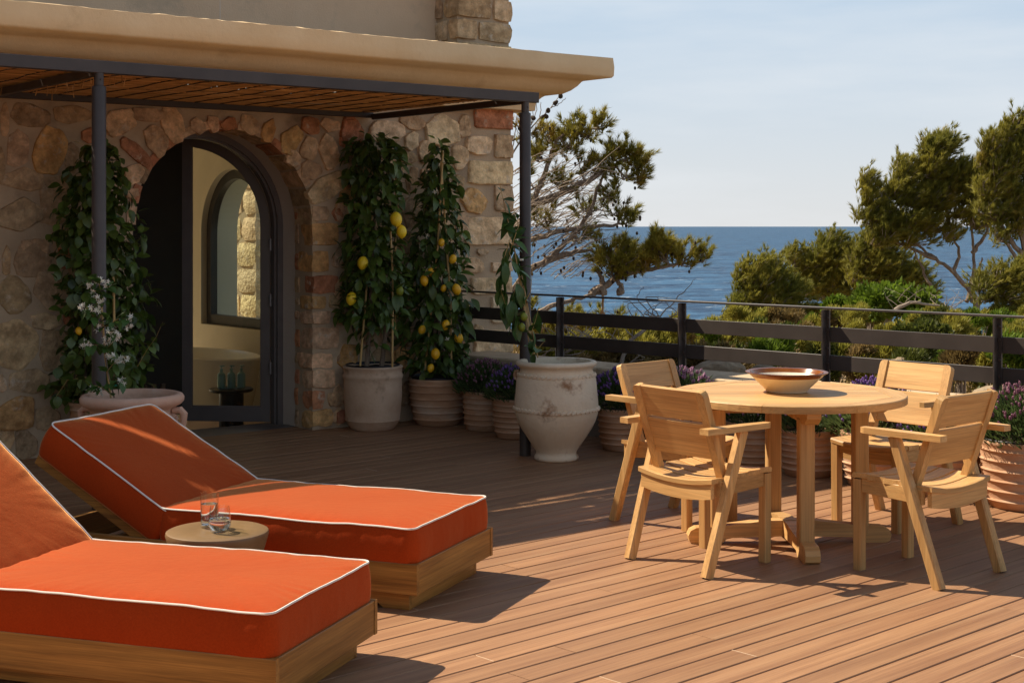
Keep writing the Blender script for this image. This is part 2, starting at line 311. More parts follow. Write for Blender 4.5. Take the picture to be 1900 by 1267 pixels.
    def mesh(s, name, mat, smooth=True, angle=35):
        me = bpy.data.meshes.new(name); me.from_pydata(s.v, [], s.f); me.materials.append(mat)
        if smooth:
            me.polygons.foreach_set('use_smooth', [True]*len(me.polygons))
            try: me.set_sharp_from_angle(angle=R(angle))
            except Exception: pass
        me.update(); return me
    def build(s, name, mat, parent=None, smooth=True, angle=35, **k):
        o = bpy.data.objects.new(name, s.mesh(name, mat, smooth, angle)); C.objects.link(o)
        if parent: o.parent = parent
        for a, b in k.items(): o[a] = b
        return o
def link(name, me, parent=None, loc=None, rot=None):
    o = bpy.data.objects.new(name, me); C.objects.link(o)
    if parent: o.parent = parent
    if loc is not None: o.location = loc
    if rot is not None: o.rotation_euler = rot
    return o
def thing(name, label, cat, loc=(0,0,0), rz=0, group=None):
    o = bpy.data.objects.new(name, None); C.objects.link(o); o.location = loc; o.rotation_euler = (0,0,rz)
    o.empty_display_size = .1
    o['label'] = label; o['category'] = cat
    if group: o['group'] = group
    return o
def tag(o, label, cat, group=None):
    o['label'] = label; o['category'] = cat
    if group: o['group'] = group
    return o
def struct(o): o['kind'] = 'structure'; return o
def stuff(o): o['kind'] = 'stuff'; return o
def copy_tree(o, parent=None):
    c = o.copy(); C.objects.link(c)
    if parent: c.parent = parent
    for ch in list(o.children): copy_tree(ch, c)
    return c
def rnd(a, b): return random.uniform(a, b)
def sph():
    v = Vector((random.gauss(0,1), random.gauss(0,1), random.gauss(0,1))); return v.normalized()

# ------------------------------------------------------------------ ground, sea, hills
def grid(name, mat, x0, x1, nx, y0, y1, ny, fz):
    xs = np.linspace(x0, x1, nx); ys = np.linspace(y0, y1, ny); mb = MB()
    vs = [tuple(W(x, y, fz(x, y))) for y in ys for x in xs]
    fs = [(j*nx+i, j*nx+i+1, (j+1)*nx+i+1, (j+1)*nx+i) for j in range(ny-1) for i in range(nx-1)]
    mb.add(vs, fs); return struct(mb.build(name, mat))
def rail_n(x, y): return .717*x+.697*y-8.185       # metres beyond the railing line
def ground_z(x, y):
    d = rail_n(x, y)
    if d < .2: return -.75
    z = -.25-.055*d
    edge = 13+.9*max(0, x)                          # the shore runs away to the right
    s = max(0, d-edge)
    z -= .5*s + .02*s*s
    z += .25*noise.noise(Vector((x*.35, y*.35, 0)))+.12*noise.noise(Vector((x*1.1, y*1.1, 3)))
    return max(z, -22)
grid('ground', M['earth'], -30, 70, 101, -6, 90, 97, ground_z)
sea = MB(); sea.add([W(-60000,-200,-14), W(60000,-200,-14), W(60000,60000,-14), W(-60000,60000,-14)], [(0,1,2,3)])
struct(sea.build('sea', M['sea']))
hb = MB(); pr = []
for i in range(40):
    t = i/39; x = -900+620*t; h = 34*math.sin(math.pi*t)**.7*(1+.25*noise.noise(Vector((t*6,0,0))))
    pr.append((x, h))
vs = []; fs = []
for i, (x, h) in enumerate(pr):
    vs += [W(x, 1900, -16), W(x, 2000, h-14), W(x, 2300, -16)]
for i in range(39):
    a = i*3; fs += [(a, a+3, a+4, a+1), (a+1, a+4, a+5, a+2)]
hb.add(vs, fs); struct(hb.build('hill', M['hill']))

hb = MB(); vs = []; fs = []; NA, NR = 49, 7          # unseen slope added behind the terrace to block horizon haze and deepen shade
for i in range(NA):
    az = R(128+142*i/(NA-1)); s_ = math.sin(math.pi*i/(NA-1))**.5
    for j in range(NR):
        r = 24+j*16; h = (9*(j/(NR-1))**.6*6.5)*s_*(1+.22*noise.noise(Vector((math.cos(az)*3, math.sin(az)*3, j*.3))))
        vs.append(W(r*math.cos(az), r*math.sin(az), -1.5+h+1.4*noise.noise(Vector((r*.25*math.cos(az), r*.25*math.sin(az), 2)))))
for i in range(NA-1):
    for j in range(NR-1): q = i*NR+j; fs.append((q, q+1, q+NR+1, q+NR))
hb.add(vs, fs); struct(hb.build('haze_blocking_hillside', M['hill']))
# ------------------------------------------------------------------ deck
deck = MB().box((3.4, 5.4, -.065), (11.2, 9.6, .05)).build('deck', M['joint']); struct(deck)
bl = {}
def board_mesh(Lk):
    if Lk not in bl:
        bl[Lk] = MB().box((0,0,-.0125), (Lk-.003, .1182, .025), ch=.003).mesh('board', M['deck'], False)
    return bl[Lk]
y = 1.15; row = 0
while y < 10.1:
    x = -2.1 - rnd(0, 2.0)
    while x < 8.1:
        Lk = random.choice((2.2, 2.8, 3.4, 4.0)); x1 = x+Lk
        if x1 > 8.1+1.0: Lk = 2.2; x1 = x+Lk
        if x1 > -1:
            link('board', board_mesh(Lk), deck, ((x+x1)/2, y, rnd(-.0007,.0007)))
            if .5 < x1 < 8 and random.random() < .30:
                MB().box((x1, y+rnd(-.006,.006), -.0012), (.0034, rnd(.085,.117), .004)).build('painted_sun_edge', M['sun_edge_paint'], deck, False)  # thin pale strip at a board joint, painted as a sunlit end edge
        x = x1
    y += .1247; row += 1

# ------------------------------------------------------------------ low parapet wall and railing
ra, rb = W(-.52, 12.2), W(4.7, 6.93); rdir = (rb-ra).normalized(); rlen = (rb-ra).length; rang = math.atan2(rdir.y, rdir.x)
pw = thing('parapet_wall', 'low grey rendered wall with sandstone coping under the dark railing', 'wall', ra, rang)
MB().box((rlen/2, .16, .17), (rlen, .26, .62)).build('wall_body', M['parapet'], pw)
x = 0
while x < rlen:
    l_ = rnd(.7, 1.1); mb = MB(); mb.box((x+l_/2, .225, .5), (l_-.012, .40, .06), ch=.012)
    mb.v = [(a+.004*noise.noise(Vector((a*9,b*9,c*9))), b+.02*noise.noise(Vector((a*3,b*5,c*9))), c+.012*noise.noise(Vector((a*4,b*6,1)))) for a,b,c in mb.v]
    mb.build('coping_stone', M['coping'], pw); x += l_
rl = thing('railing', 'dark bronze metal railing with flat bars along the sea side of the deck', 'railing', ra, rang)
post_x = []
u0 = (W(1.247,10.46)-ra).dot(rdir)
k = -4
while u0+k*1.2 < rlen:
    p = u0+k*1.2
    if p > .05: post_x.append(p)
    k += 1
post_x = [.12]+[p for p in post_x if p > .6]
pm_ = MB(); pm_.box((0,0,.70), (.055,.014,.70)); pm_.box((.0,-.028,.70), (.010,.045,.70))
for z in (1.0, .92, .80, .70, .58): pm_.tube([(.018,-.008,z),(.018,-.018,z)], .008, 6)
pme = pm_.mesh('post', M['iron'], True)
for p in post_x: link('post', pme, rl, (p, -.0, 0))
for i in range(len(post_x)):
    a = post_x[i]; b = post_x[i+1] if i+1 < len(post_x) else rlen
    for z in (.888, .703): MB().box(((a+b)/2, .016, z), (b-a-.006, .014, .098), ch=.002).build('rail_bar', M['iron'], rl, False)
MB().box((rlen/2, .0, 1.062), (rlen, .05, .014), ch=.002).build('top_rail', M['iron'], rl, False)
# ------------------------------------------------------------------ house (local frame: x along the wall to the right corner at 0, y into the house)
HA = A(38.3); hloc = W(-.01, 12.66)
house = thing('stone_house', 'stone house with an arched bronze door, plaster cornice and stucco upper storey', 'house', hloc, HA)
HM = Matrix.Translation(hloc) @ Matrix.Rotation(HA, 4, 'Z')
def hp(x, y, z=0): return HM @ Vector((x, y, z))
AX, AR, AZ = -2.73, .745, 1.60                      # arch centre, radius, springing height
WT = 2.80                                           # wall top under the cornice
XL = -11.0
def arch_wall(mb, y, cx, r, zs, x0, x1, z0, z1, n=28, flip=False):
    vs = []; fs = []
    def quad(a, b, c, d):
        o = len(vs); vs.extend([a, b, c, d]); fs.append((o,o+1,o+2,o+3) if not flip else (o+3,o+2,o+1,o))
    quad((x0,y,z0),(cx-r,y,z0),(cx-r,y,z1),(x0,y,z1)); quad((cx+r,y,z0),(x1,y,z0),(x1,y,z1),(cx+r,y,z1))
    for i in range(n):
        a, b = math.pi-math.pi*i/n, math.pi-math.pi*(i+1)/n
        xa, xb = cx+r*math.cos(a), cx+r*math.cos(b); za, zb = zs+r*math.sin(a), zs+r*math.sin(b)
        quad((xa,y,za),(xb,y,zb),(xb,y,z1),(xa,y,z1))
    mb.add(vs, fs)
def arch_pts(cx, r, zs, z0, n=28):
    return [(cx+r, z0)]+[(cx+r*math.cos(math.pi*i/n), zs+r*math.sin(math.pi*i/n)) for i in range(n+1)]+[(cx-r, z0)]
def reveal(mb, ya, yb, cx, r, zs, z0, r2=None):
    p = arch_pts(cx, r, zs, z0); q = arch_pts(cx, r2 or r, zs, z0); n = len(p)
    mb.add([(a, ya, b) for a, b in p]+[(a, yb, b) for a, b in q], [(i, i+1, n+i+1, n+i) for i in range(n-1)])
FL = -.30                                           # room floor level, a step down
mb = MB(); arch_wall(mb, 0, AX, AR, AZ, XL, 0, -.7, WT); reveal(mb, 0, .27, AX, AR, AZ, 0)
mb.add([(0,0,-.7),(0,9,-.7),(0,9,WT),(0,0,WT)], [(0,1,2,3)])      # right-hand face is cut below for the window, this is replaced
mb.f.pop(); 
WX, WR, WZ, WS = 4.35, .70, 1.52, .507               # side window: centre along y, radius, springing, sill
tmp = MB(); arch_wall(tmp, 0, WX, WR, WZ, 0, 7.3, WS, WT)
def side(mbx, t, x):                                 # wall-plane mesh (x,0,z) stood up on the right-hand side
    return mbx.add([(x, a, c) for a, b, c in t.v], t.f)
side(mb, tmp, 0.0); mb.add([(0,0,-.7),(0,7.3,-.7),(0,7.3,WS),(0,0,WS)], [(0,1,2,3)])
wall = mb.build('wall', M['mortar'], house, False)
mb = MB(); reveal(mb, .27, .56, AX, AR+.004, AZ, -.3); mb.build('door_reveal', M['plaster'], house)
# room inside
mb = MB(); IX = -.45
arch_wall(mb, .56, AX, AR+.004, AZ, -5.2, IX, FL, 2.75, flip=True)
tmp = MB(); arch_wall(tmp, 0, WX, WR, WZ, .56, 7.2, WS, 2.75, flip=True); side(mb, tmp, IX)
mb.add([(IX,.56,FL),(IX,7.2,FL),(IX,7.2,WS),(IX,.56,WS)], [(3,2,1,0)])
mb.add([(-1.5,7.2,FL),(IX,7.2,FL),(IX,7.2,2.75),(-1.5,7.2,2.75)], [(0,1,2,3)]); mb.add([(-5.2,7.2,2.0),(-1.5,7.2,2.4),(-1.5,7.2,2.75),(-5.2,7.2,2.75)], [(0,1,2,3)])  # unseen rear opening, added to let sunlight into the room
mb.add([(-5.2,.56,FL),(-5.2,7.2,FL),(-5.2,7.2,2.75),(-5.2,.56,2.75)], [(0,1,2,3)])
p = arch_pts(WX, WR, WZ, WS); n = len(p)
mb.add([(0, a, b) for a, b in p]+[(IX, a, b) for a, b in p], [(i, i+1, n+i+1, n+i) for i in range(n-1)])
mb.add([(0,WX-WR,WS),(0,WX+WR,WS),(IX,WX+WR,WS),(IX,WX-WR,WS)], [(0,1,2,3)])
mb.add([(-5.2,.56,2.75),(IX,.56,2.75),(IX,7.2,2.75),(-5.2,7.2,2.75)], [(0,1,2,3)])
mb.build('room_wall', M['room_wall'], house, False)
MB().add([(-5.2,.56,FL),(IX,.56,FL),(IX,7.2,FL),(-5.2,7.2,FL)], [(0,1,2,3)]).build('room_floor', M['room_floor'], house)
MB().box((AX, .40, -.04), (1.6, .42, .08)).build('threshold', M['bronze'], house)
mb = MB(); mb.box((-3.60, 1.95, 1.35), (3.05, .06, 2.8)); mb.build('dark_partition', M['room_dark'], house)
for i in range(12): MB().box((-3.3+.085*i, 1.90, -.02), (.035, .03, .5)).build('partition_slat', M['bark'], house, False)
mb = MB(); mb.box(((XL-.1)/2, 3.7, 2.86), (-XL-.1, 7.2, .1)); mb.build('roof_slab', M['stucco'], house, False)
mb = MB(); mb.add([(XL,7.3,-.7),(-5.3,7.3,-.7),(-5.3,7.3,2.8),(XL,7.3,2.8),(XL,0,-.7),(XL,0,2.8)], [(0,1,2,3),(4,0,3,5)])
mb.add([(-1.4,7.3,-.7),(0,7.3,-.7),(0,7.3,2.8),(-1.4,7.3,2.8),(-5.3,7.3,2.4),(-1.4,7.3,2.4),(-1.4,7.3,2.8),(-5.3,7.3,2.8)], [(0,1,2,3),(4,5,6,7)])  # outer wall keeps the added unseen opening clear for sunlight
mb.build('rear_wall', M['mortar'], house, False)
# door frame and the open leaf
def arch_frame(mb, cx, ro, ri, zs, z0, y0, y1):
    po = arch_pts(cx, ro, zs, z0); pi = arch_pts(cx, ri, zs, z0); n = len(po)
    vs = [(a,y0,b) for a,b in po]+[(a,y0,b) for a,b in pi]+[(a,y1,b) for a,b in po]+[(a,y1,b) for a,b in pi]
    fs = []
    for i in range(n-1): fs += [(i,n+i,n+i+1,i+1),(2*n+i,2*n+i+1,3*n+i+1,3*n+i),(n+i,3*n+i,3*n+i+1,n+i+1),(i,i+1,2*n+i+1,2*n+i)]
    mb.add(vs, fs)
door = thing_part = bpy.data.objects.new('door', None); C.objects.link(door); door.parent = house
mb = MB(); arch_frame(mb, AX, AR+.02, AR-.045, AZ, 0, .47, .56); arch_frame(mb, AX, AR-.045, AR-.062, AZ, 0, .50, .56)
mb.build('frame', M['bronze'], door)
# leaf: quarter arch, hinge at local x=0, free edge at x=-LW; swings in
LW = .735
hx, hy = AX+AR-.045, .585
ld = Vector((-.72, .69, 0)).normalized(); lang = math.atan2(-ld.y, -ld.x)
LM = Matrix.Translation((hx, hy, 0)) @ Matrix.Rotation(lang, 4, 'Z')
def leafout(off):                                    # outline inset by off: list of (x,z)
    r = LW; pts = [(-off, .01+off*1.5 if off else .01)]
    zt = AZ
    for i in range(21):
        a = math.pi/2*i/20; rr = r-off
        X = -r+rr*math.cos(a); Z = zt+rr*math.sin(a)
        if X < -r+off: X = -r+off
        pts.append((X, Z))
    pts.append((-r+off, .01+off*1.5 if off else .01))
    return pts
po, pi = leafout(0), leafout(.075); n = len(po)
mb = MB(); vs = []
for yy in (-.028, .028): vs += [(a,yy,b) for a,b in po]+[(a,yy,b) for a,b in pi]
fs = []
for i in range(n):
    j = (i+1) % n
    fs += [(i,n+i,n+j,j),(2*n+i,2*n+j,3*n+j,3*n+i),(n+i,3*n+i,3*n+j,n+j),(i,j,2*n+j,2*n+i)]
mb.add([LM @ Vector(v) for v in vs], fs); mb.build('leaf_frame', M['bronze'], door)
pb, pc_ = leafout(.075), leafout(.085); n = len(pb)
mb = MB(); vs = [(a,-.012,b) for a,b in pb]+[(a,-.012,b) for a,b in pc_]; mb.add([LM @ Vector(v) for v in vs], [(i,n+i,n+(i+1)%n,(i+1)%n) for i in range(n)]); mb.build('glazing_bead', M['bronze'], door)
mb = MB(); mb.add([LM @ Vector((a, 0, b)) for a, b in leafout(.07)], [tuple(range(n))]); mb.build('pane', M['pane'], door, False)
for z in (.45, 1.0, 1.45): MB().tube([LM @ Vector((.006,-.04,z-.05)), LM @ Vector((.006,-.04,z+.05))], .014, 8).build('hinge', M['bronze'], door)
# second leaf folded back inside on the left
LM2 = Matrix.Translation((AX-AR+.075, .6, 0)) @ Matrix.Rotation(R(88), 4, 'Z') @ Matrix.Scale(-1, 4, (1,0,0))
mb = MB(); vs = []
for yy in (-.028, .028): vs += [(a,yy,b) for a,b in po]+[(a,yy,b) for a,b in pi]
n = len(po); mb.add([LM2 @ Vector(v) for v in vs], fs); mb.build('leaf_frame', M['bronze'], door)
# side window frame (in the right-hand wall)
win = bpy.data.objects.new('window', None); C.objects.link(win); win.parent = house
t = MB(); arch_frame(t, WX, WR+.015, WR-.10, WZ, WS, -.03, .05); mb = MB()
mb.add([(IX+.10+b*1.0, a, c) for a, b, c in t.v], t.f); mb.box((IX+.11, WX, WS+.055), (.08, 2*WR, .11)); mb.build('frame', M['window_bronze'], win)
mb = MB(); mb.add([(IX+.11, a, b) for a, b in arch_pts(WX, WR-.09, WZ, WS+.1)], [tuple(range(31))]); mb.build('pane', M['pane'], win, False)

# stones of the front wall: (x, z, width, height, tilt, colour, corner)
ST = [(-4.23,2.37,0.25,0.15,0,'g'),(-3.92,2.38,0.25,0.12,0,'g'),(-4.31,2.14,0.13,0.24,3,'g'),(-4.09,2.12,0.20,0.29,12,'o'),(-4.27,1.92,0.25,0.15,0,'g'),(-4.05,1.78,0.19,0.32,0,'g'),(-4.30,1.68,0.28,0.20,-8,'t'),(-3.98,1.52,0.12,0.16,0,'p'),(-4.19,1.46,0.18,0.10,0,'g'),(-4.40,2.33,0.05,0.20,0,'g'),(-4.42,2.01,0.04,0.23,0,'g'),(-3.58,2.35,0.22,0.17,-30,'p'),(-3.36,2.41,0.22,0.10,0,'p'),(-3.17,2.34,0.15,0.25,-15,'p'),(-3.30,2.22,0.15,0.21,-28,'p'),(-3.45,2.13,0.09,0.27,-48,'r'),(-3.47,1.98,0.15,0.12,-35,'p'),(-3.49,1.84,0.10,0.07,-15,'p'),(-3.81,2.24,0.09,0.11,0,'r'),(-3.71,2.06,0.10,0.16,-20,'p'),(-3.93,2.08,0.09,0.19,0,'g'),(-4.21,1.37,0.23,0.24,0,'g'),(-4.33,1.13,0.20,0.23,0,'g'),(-4.07,1.14,0.24,0.27,0,'g'),(-4.11,0.94,0.19,0.11,5,'t'),(-4.32,0.78,0.26,0.32,0,'g'),(-4.05,0.74,0.19,0.25,-5,'g'),(-4.23,0.53,0.25,0.17,0,'g'),(-4.32,0.32,0.23,0.21,0,'o'),(-3.96,1.41,0.12,0.19,0,'r'),(-4.42,0.53,0.06,0.11,0,'g'),(-4.39,0.16,0.10,0.15,0,'g'),(-4.25,0.10,0.14,0.20,0,'g'),(-4.39,1.37,0.05,0.18,0,'g'),(-3.96,0.97,0.06,0.10,0,'r'),(-4.01,0.45,0.12,0.14,0,'g'),(-4.10,0.27,0.15,0.16,0,'g'),(-3.88,1.27,0.12,0.19,0,'g'),(-3.84,1.02,0.13,0.18,0,'g'),(-3.87,0.74,0.14,0.23,0,'g'),(-3.72,0.86,0.12,0.25,0,'p'),(-3.67,1.20,0.13,0.23,0,'p'),(-3.65,0.57,0.13,0.22,0,'g'),(-3.83,0.48,0.14,0.14,0,'g'),(-2.97,2.34,0.11,0.12,-8,'p'),(-2.85,2.36,0.09,0.12,-4,'p'),(-2.72,2.37,0.13,0.10,0,'r'),(-2.54,2.37,0.15,0.14,10,'p'),(-2.38,2.34,0.10,0.18,20,'o'),(-2.19,2.27,0.16,0.23,36,'o'),(-2.01,2.39,0.14,0.13,0,'r'),(-1.83,2.40,0.17,0.10,0,'p'),(-1.65,2.35,0.15,0.23,12,'r'),(-2.02,2.21,0.13,0.17,20,'p'),(-1.84,2.19,0.15,0.26,-22,'p'),(-2.16,2.13,0.12,0.11,20,'t'),(-2.01,2.04,0.14,0.18,55,'p'),(-1.86,1.91,0.35,0.17,-30,'T'),(-1.67,1.86,0.13,0.13,0,'o'),(-1.74,1.70,0.10,0.12,0,'p'),(-1.58,2.08,0.13,0.19,0,'g'),(-1.60,1.51,0.11,0.20,8,'p'),(-1.72,1.72,0.11,0.13,0,'p'),(-1.63,2.34,0.19,0.20,8,'r'),(-1.30,2.37,0.30,0.15,0,'T'),(-1.04,2.46,0.23,0.12,10,'p'),(-1.06,2.30,0.11,0.15,0,'T'),(-0.92,2.22,0.12,0.17,5,'T'),(-1.08,2.16,0.14,0.09,0,'t'),(-0.75,2.41,0.31,0.24,0,'T'),(-0.51,2.45,0.11,0.17,0,'t'),(-0.36,2.29,0.25,0.14,0,'T'),(-0.41,1.82,0.24,0.18,10,'o'),(-0.56,2.18,0.15,0.19,0,'t'),(-1.05,1.98,0.10,0.20,8,'g'),(-1.22,2.07,0.15,0.18,0,'t'),(-1.43,2.07,0.18,0.18,0,'g'),(-1.39,1.82,0.18,0.20,0,'g'),(-1.06,1.72,0.18,0.23,0,'g'),(-1.25,1.77,0.14,0.16,0,'g'),(-1.10,1.46,0.22,0.18,0,'g'),(-0.85,2.02,0.18,0.17,0,'t'),(-0.79,1.77,0.22,0.19,0,'t'),(-0.73,1.55,0.20,0.18,0,'t'),(-0.58,1.96,0.11,0.14,0,'t'),(-0.54,1.64,0.12,0.16,0,'t'),(-1.39,1.53,0.18,0.18,0,'g'),(-0.20,2.53,0.41,0.18,0,'r',1),(-0.09,2.29,0.19,0.20,0,'T',1),(-0.23,2.06,0.47,0.20,0,'T',1),(-0.09,1.84,0.19,0.22,0,'t',1),(-0.25,1.56,0.50,0.24,0,'T',1),(-0.32,1.38,0.10,0.05,0,'t'),(-0.42,1.27,0.20,0.12,0,'t'),(-0.11,1.25,0.22,0.08,0,'T',1),(-0.22,1.09,0.44,0.14,0,'T',1),(-0.11,0.88,0.22,0.22,0,'T',1),(-0.20,0.61,0.41,0.20,0,'T',1),(-0.42,0.89,0.13,0.14,0,'t'),(-0.37,0.71,0.11,0.10,0,'t'),(-0.65,1.03,0.19,0.18,0,'g'),(-0.71,0.80,0.21,0.18,0,'g'),(-0.58,0.59,0.21,0.17,0,'g'),(-1.66,0.55,0.19,0.19,0,'o'),(-1.14,0.52,0.15,0.16,0,'o'),(-1.74,1.10,0.09,0.15,0,'p'),(-1.75,0.26,0.09,0.17,0,'g'),(-1.74,0.09,0.11,0.13,0,'g'),(-0.96,1.12,0.18,0.22,0,'g'),(-1.08,0.92,0.21,0.21,0,'g'),(-1.07,0.69,0.20,0.16,0,'g'),(-1.41,0.73,0.19,0.17,0,'g'),(-1.35,0.53,0.18,0.14,0,'g'),(-0.96,0.46,0.17,0.17,0,'g'),(-1.08,0.22,0.18,0.19,0,'g'),(-0.87,0.21,0.20,0.19,0,'g')]
COL = {'g': (.46,.325,.205), 't': (.64,.46,.29), 'T': (.74,.56,.37), 'o': (.66,.40,.18), 'r': (.48,.22,.125), 'p': (.62,.42,.28)}
def stone_mb(w, h, tilt, corner, flat, seed):
    rr = random.Random(seed); n = 26; pw = 6 if corner else rr.uniform(2.8, 4.5); t = R(-tilt)
    out_ = []; kk = 4 if corner else rr.choice((5,6,6,7,8)); ang = sorted(2*math.pi*(q+.5+rr.uniform(-.28,.28)*(.25 if corner else 1))/kk for q in range(kk)); vv = []
    for a in ang:
        ca, sa = math.cos(a), math.sin(a); q = (abs(ca)**5+abs(sa)**5)**(-1/5)*rr.uniform(.93,1.08)
        vv.append((max(-1.04,min(1.04,ca*q)) if not corner else math.copysign(1,ca), max(-1.04,min(1.04,sa*q)) if not corner else math.copysign(1,sa)))
    per = [math.hypot(vv[(q+1)%kk][0]-vv[q][0], vv[(q+1)%kk][1]-vv[q][1]) for q in range(kk)]; tot = sum(per)
    for i in range(n):
        s0 = tot*(i+.5)/n; q = 0
        while s0 > per[q]: s0 -= per[q]; q += 1
        f = s0/per[q]; x = vv[q][0]*(1-f)+vv[(q+1)%kk][0]*f; z = vv[q][1]*(1-f)+vv[(q+1)%kk][1]*f
        j = 1+rr.uniform(-.035,.035); x *= w/2*j; z *= h/2*j
        out_.append((x*math.cos(t)-z*math.sin(t), x*math.sin(t)+z*math.cos(t)))
    if corner: out_ = [(min(x, w/2-.004), z) if x < w*.35 else (w/2+rr.uniform(-.006,.004), z) for x, z in out_]
    p = flat; rings = [(1.0, .02), (1.0, -p*.7), (.965, -p*.95), (.84, -p), (.66, -p), (.45, -p), (.22, -p)]
    vs = []; fs = []
    for k, (sc_, y) in enumerate(rings):
        for i, (x, z) in enumerate(out_):
            X, Z = x*sc_, z*sc_; q_ = Vector((X*13+seed*3, seed*5, Z*13)); dy = 0 if k < 1 else (noise.noise(q_)*.55+noise.noise(q_*2.7)*.32)*min(p, .03)*(1 if k > 1 else .4)
            vs.append((x*sc_, y+dy, z*sc_))
    for k in range(len(rings)-1):
        for i in range(n):
            a, b = k*n+i, k*n+(i+1) % n; fs.append((a, b, b+n, a+n)[::-1])
    vs.append((0, -p*1.02, 0)); c = len(vs)-1
    for i in range(n): fs.append((c, (len(rings)-1)*n+(i+1) % n, (len(rings)-1)*n+i)[::-1])
    m = MB(); m.add(vs, [f[::-1] for f in fs]); return m
def colr(k, rr): b = COL[k]; f = rr.uniform(.85, 1.15); return (b[0]*f*rr.uniform(.95,1.05), b[1]*f, b[2]*f*rr.uniform(.93,1.07), 1)
rr = random.Random(5)
nst = 0
fill = []
for gx in range(40):                                  # rubble further along the wall to the left
    fx = -4.62-.21*(gx//11)*1.15-rr.uniform(0,.05); fz = .12+.235*(gx % 11)
    fill.append((fx, fz, rr.uniform(.15,.21), rr.uniform(.15,.21), rr.uniform(-15,15), rr.choice('ggtp')))
for s_ in ST+fill:
    x, z, w, h, tl, k = s_[:6]; corner = len(s_) > 6
    if z > 2.72 or (abs(x-AX) < AR-.02 and z < AZ+math.sqrt(max(0, AR*AR-(x-AX)**2))-.03): continue
    fl = .034 if corner else {'g': .010, 't': .022, 'T': .034, 'o': .026, 'r': .026, 'p': .022}[k]
    if x > -1.5 and not corner: fl += .008
    o = stone_mb(w*(1.0 if corner else 1.14), h*(1.0 if corner else 1.14), tl, corner, fl, nst*1.37).build('stone', M['stone'], wall, True, 50); o.location = (x, 0, z); o.color = colr(k, rr); nst += 1
# corner stones of the door jamb wrap into the opening; soffit stones line the arch
def block(x0, x1, y0, y1, z0, z1, seed, amp=.012, n=3):
    bm = bmesh.new(); bmesh.ops.create_cube(bm, size=1)
    bmesh.ops.subdivide_edges(bm, edges=bm.edges[:], cuts=n-1, use_grid_fill=True)
    d = Vector((x1-x0, y1-y0, z1-z0)); c = Vector(((x0+x1)/2, (y0+y1)/2, (z0+z1)/2))
    for v in bm.verts:
        q = v.co.copy(); e = sum(1 for t in q if abs(t) > .49)
        sh = .90 if e == 3 else (.96 if e == 2 else 1.0)
        p = Vector((q.x*d.x*sh, q.y*d.y*sh, q.z*d.z*sh))+c
        p += Vector((noise.noise(p*9+Vector((seed,0,0))), noise.noise(p*9+Vector((0,seed,5))), noise.noise(p*9+Vector((3,1,seed)))))*amp
        v.co = p
    m = MB(); bm.verts.index_update(); m.add([v.co[:] for v in bm.verts], [[v.index for v in f.verts] for f in bm.faces]); bm.free(); return m
JX = AX+AR
for i, (a, b, w) in enumerate([(1.64,1.76,.14),(1.45,1.63,.23),(1.24,1.41,.14),(1.07,1.21,.24),(.95,1.05,.11),(.83,.93,.16),(.63,.80,.24),(.48,.60,.19),(.32,.47,.21),(.16,.31,.10),(.02,.15,.18)]):
    o = block(JX-.012, JX+w, -.022, .12+rr.uniform(0,.1), a, b, i*2.1, .02).build('stone', M['stone'], wall, True, 60); o.color = colr(rr.choice('rpoopg'), rr)
    if w < .2: o = stone_mb(.10, .11, rr.uniform(-10,10), False, .02, i+.3).build('stone', M['stone'], wall, True, 50); o.location = (JX+w+.085, 0, (a+b)/2); o.color = colr(rr.choice('prg'), rr)
    o = block(JX-.010, JX+.05, .19+rr.uniform(0,.03), .262, a+rr.uniform(0,.03), b-rr.uniform(0,.03), i*3.3, .01).build('stone', M['stone'], wall, True, 60); o.color = colr(rr.choice('gpr'), rr)
for i in range(15):
    a0, a1 = math.pi*(i+.08)/15, math.pi*(i+.92)/15; m = MB(); vs = []
    for j in range(4):
        a = a0+(a1-a0)*j/3
        for y in (-.012, .09, .18, .255):
            for r_ in (AR-.012, AR+.05):
                q = Vector((AX+r_*math.cos(a), y, AZ+r_*math.sin(a))); q += .012*Vector((noise.noise(q*8), noise.noise(q*8+Vector((9,0,0))), noise.noise(q*8+Vector((0,7,0))))); vs.append(q)
    f_ = []
    for j in range(3):
        for k in range(3):
            b = (j*4+k)*2; f_ += [(b, b+8, b+10, b+2), (b+1, b+3, b+11, b+9)]
        f_ += [(j*8, j*8+1, j*8+9, j*8+8), (j*8+6, j*8+14, j*8+15, j*8+7)]
    f_ += [(k*2, k*2+2, k*2+3, k*2+1) for k in range(3)]+[(24+k*2, 24+k*2+1, 24+k*2+3, 24+k*2+2) for k in range(3)]
    m.add(vs, f_); o = m.build('stone', M['stone'], wall, True, 60); o.color = colr(rr.choice('gppr'), rr)
# cornice: profile (overhang, height) mitred round the corner
CP = [(0,2.60),(.15,2.60),(.155,2.66),(.165,2.685),(.19,2.715),(.215,2.733),(.26,2.735),(.32,2.745),(.37,2.772),(.41,2.81),(.435,2.845),(.455,2.86),(.62,2.878),(.633,2.895),(.636,2.97),(.628,3.045),(.60,3.052),(.3,3.06),(-.4,3.07)]
path = []
xs = np.linspace(XL, .0, 190)
mb = MB(); vs = []; fs = []; m_ = len(CP); cnt = 0
def corn(o_, z, px, py, mit):
    amp = .005 if z > 2.9 else .004
    if mit == 'f': x, y_ = px, -o_
    elif mit == 'c': x, y_ = o_, -o_
    else: x, y_ = o_, py
    nn = noise.noise(Vector((x*2.3, y_*2.3, z*3)))*amp+noise.noise(Vector((x*11, y_*11, z*9)))*amp*.55
    zz = z+nn+(abs(noise.noise(Vector((x*17, y_*17, 0))))*.010 if 3.0 < z < 3.056 else 0)
    return (x, y_-nn if mit == 'f' else y_, zz)
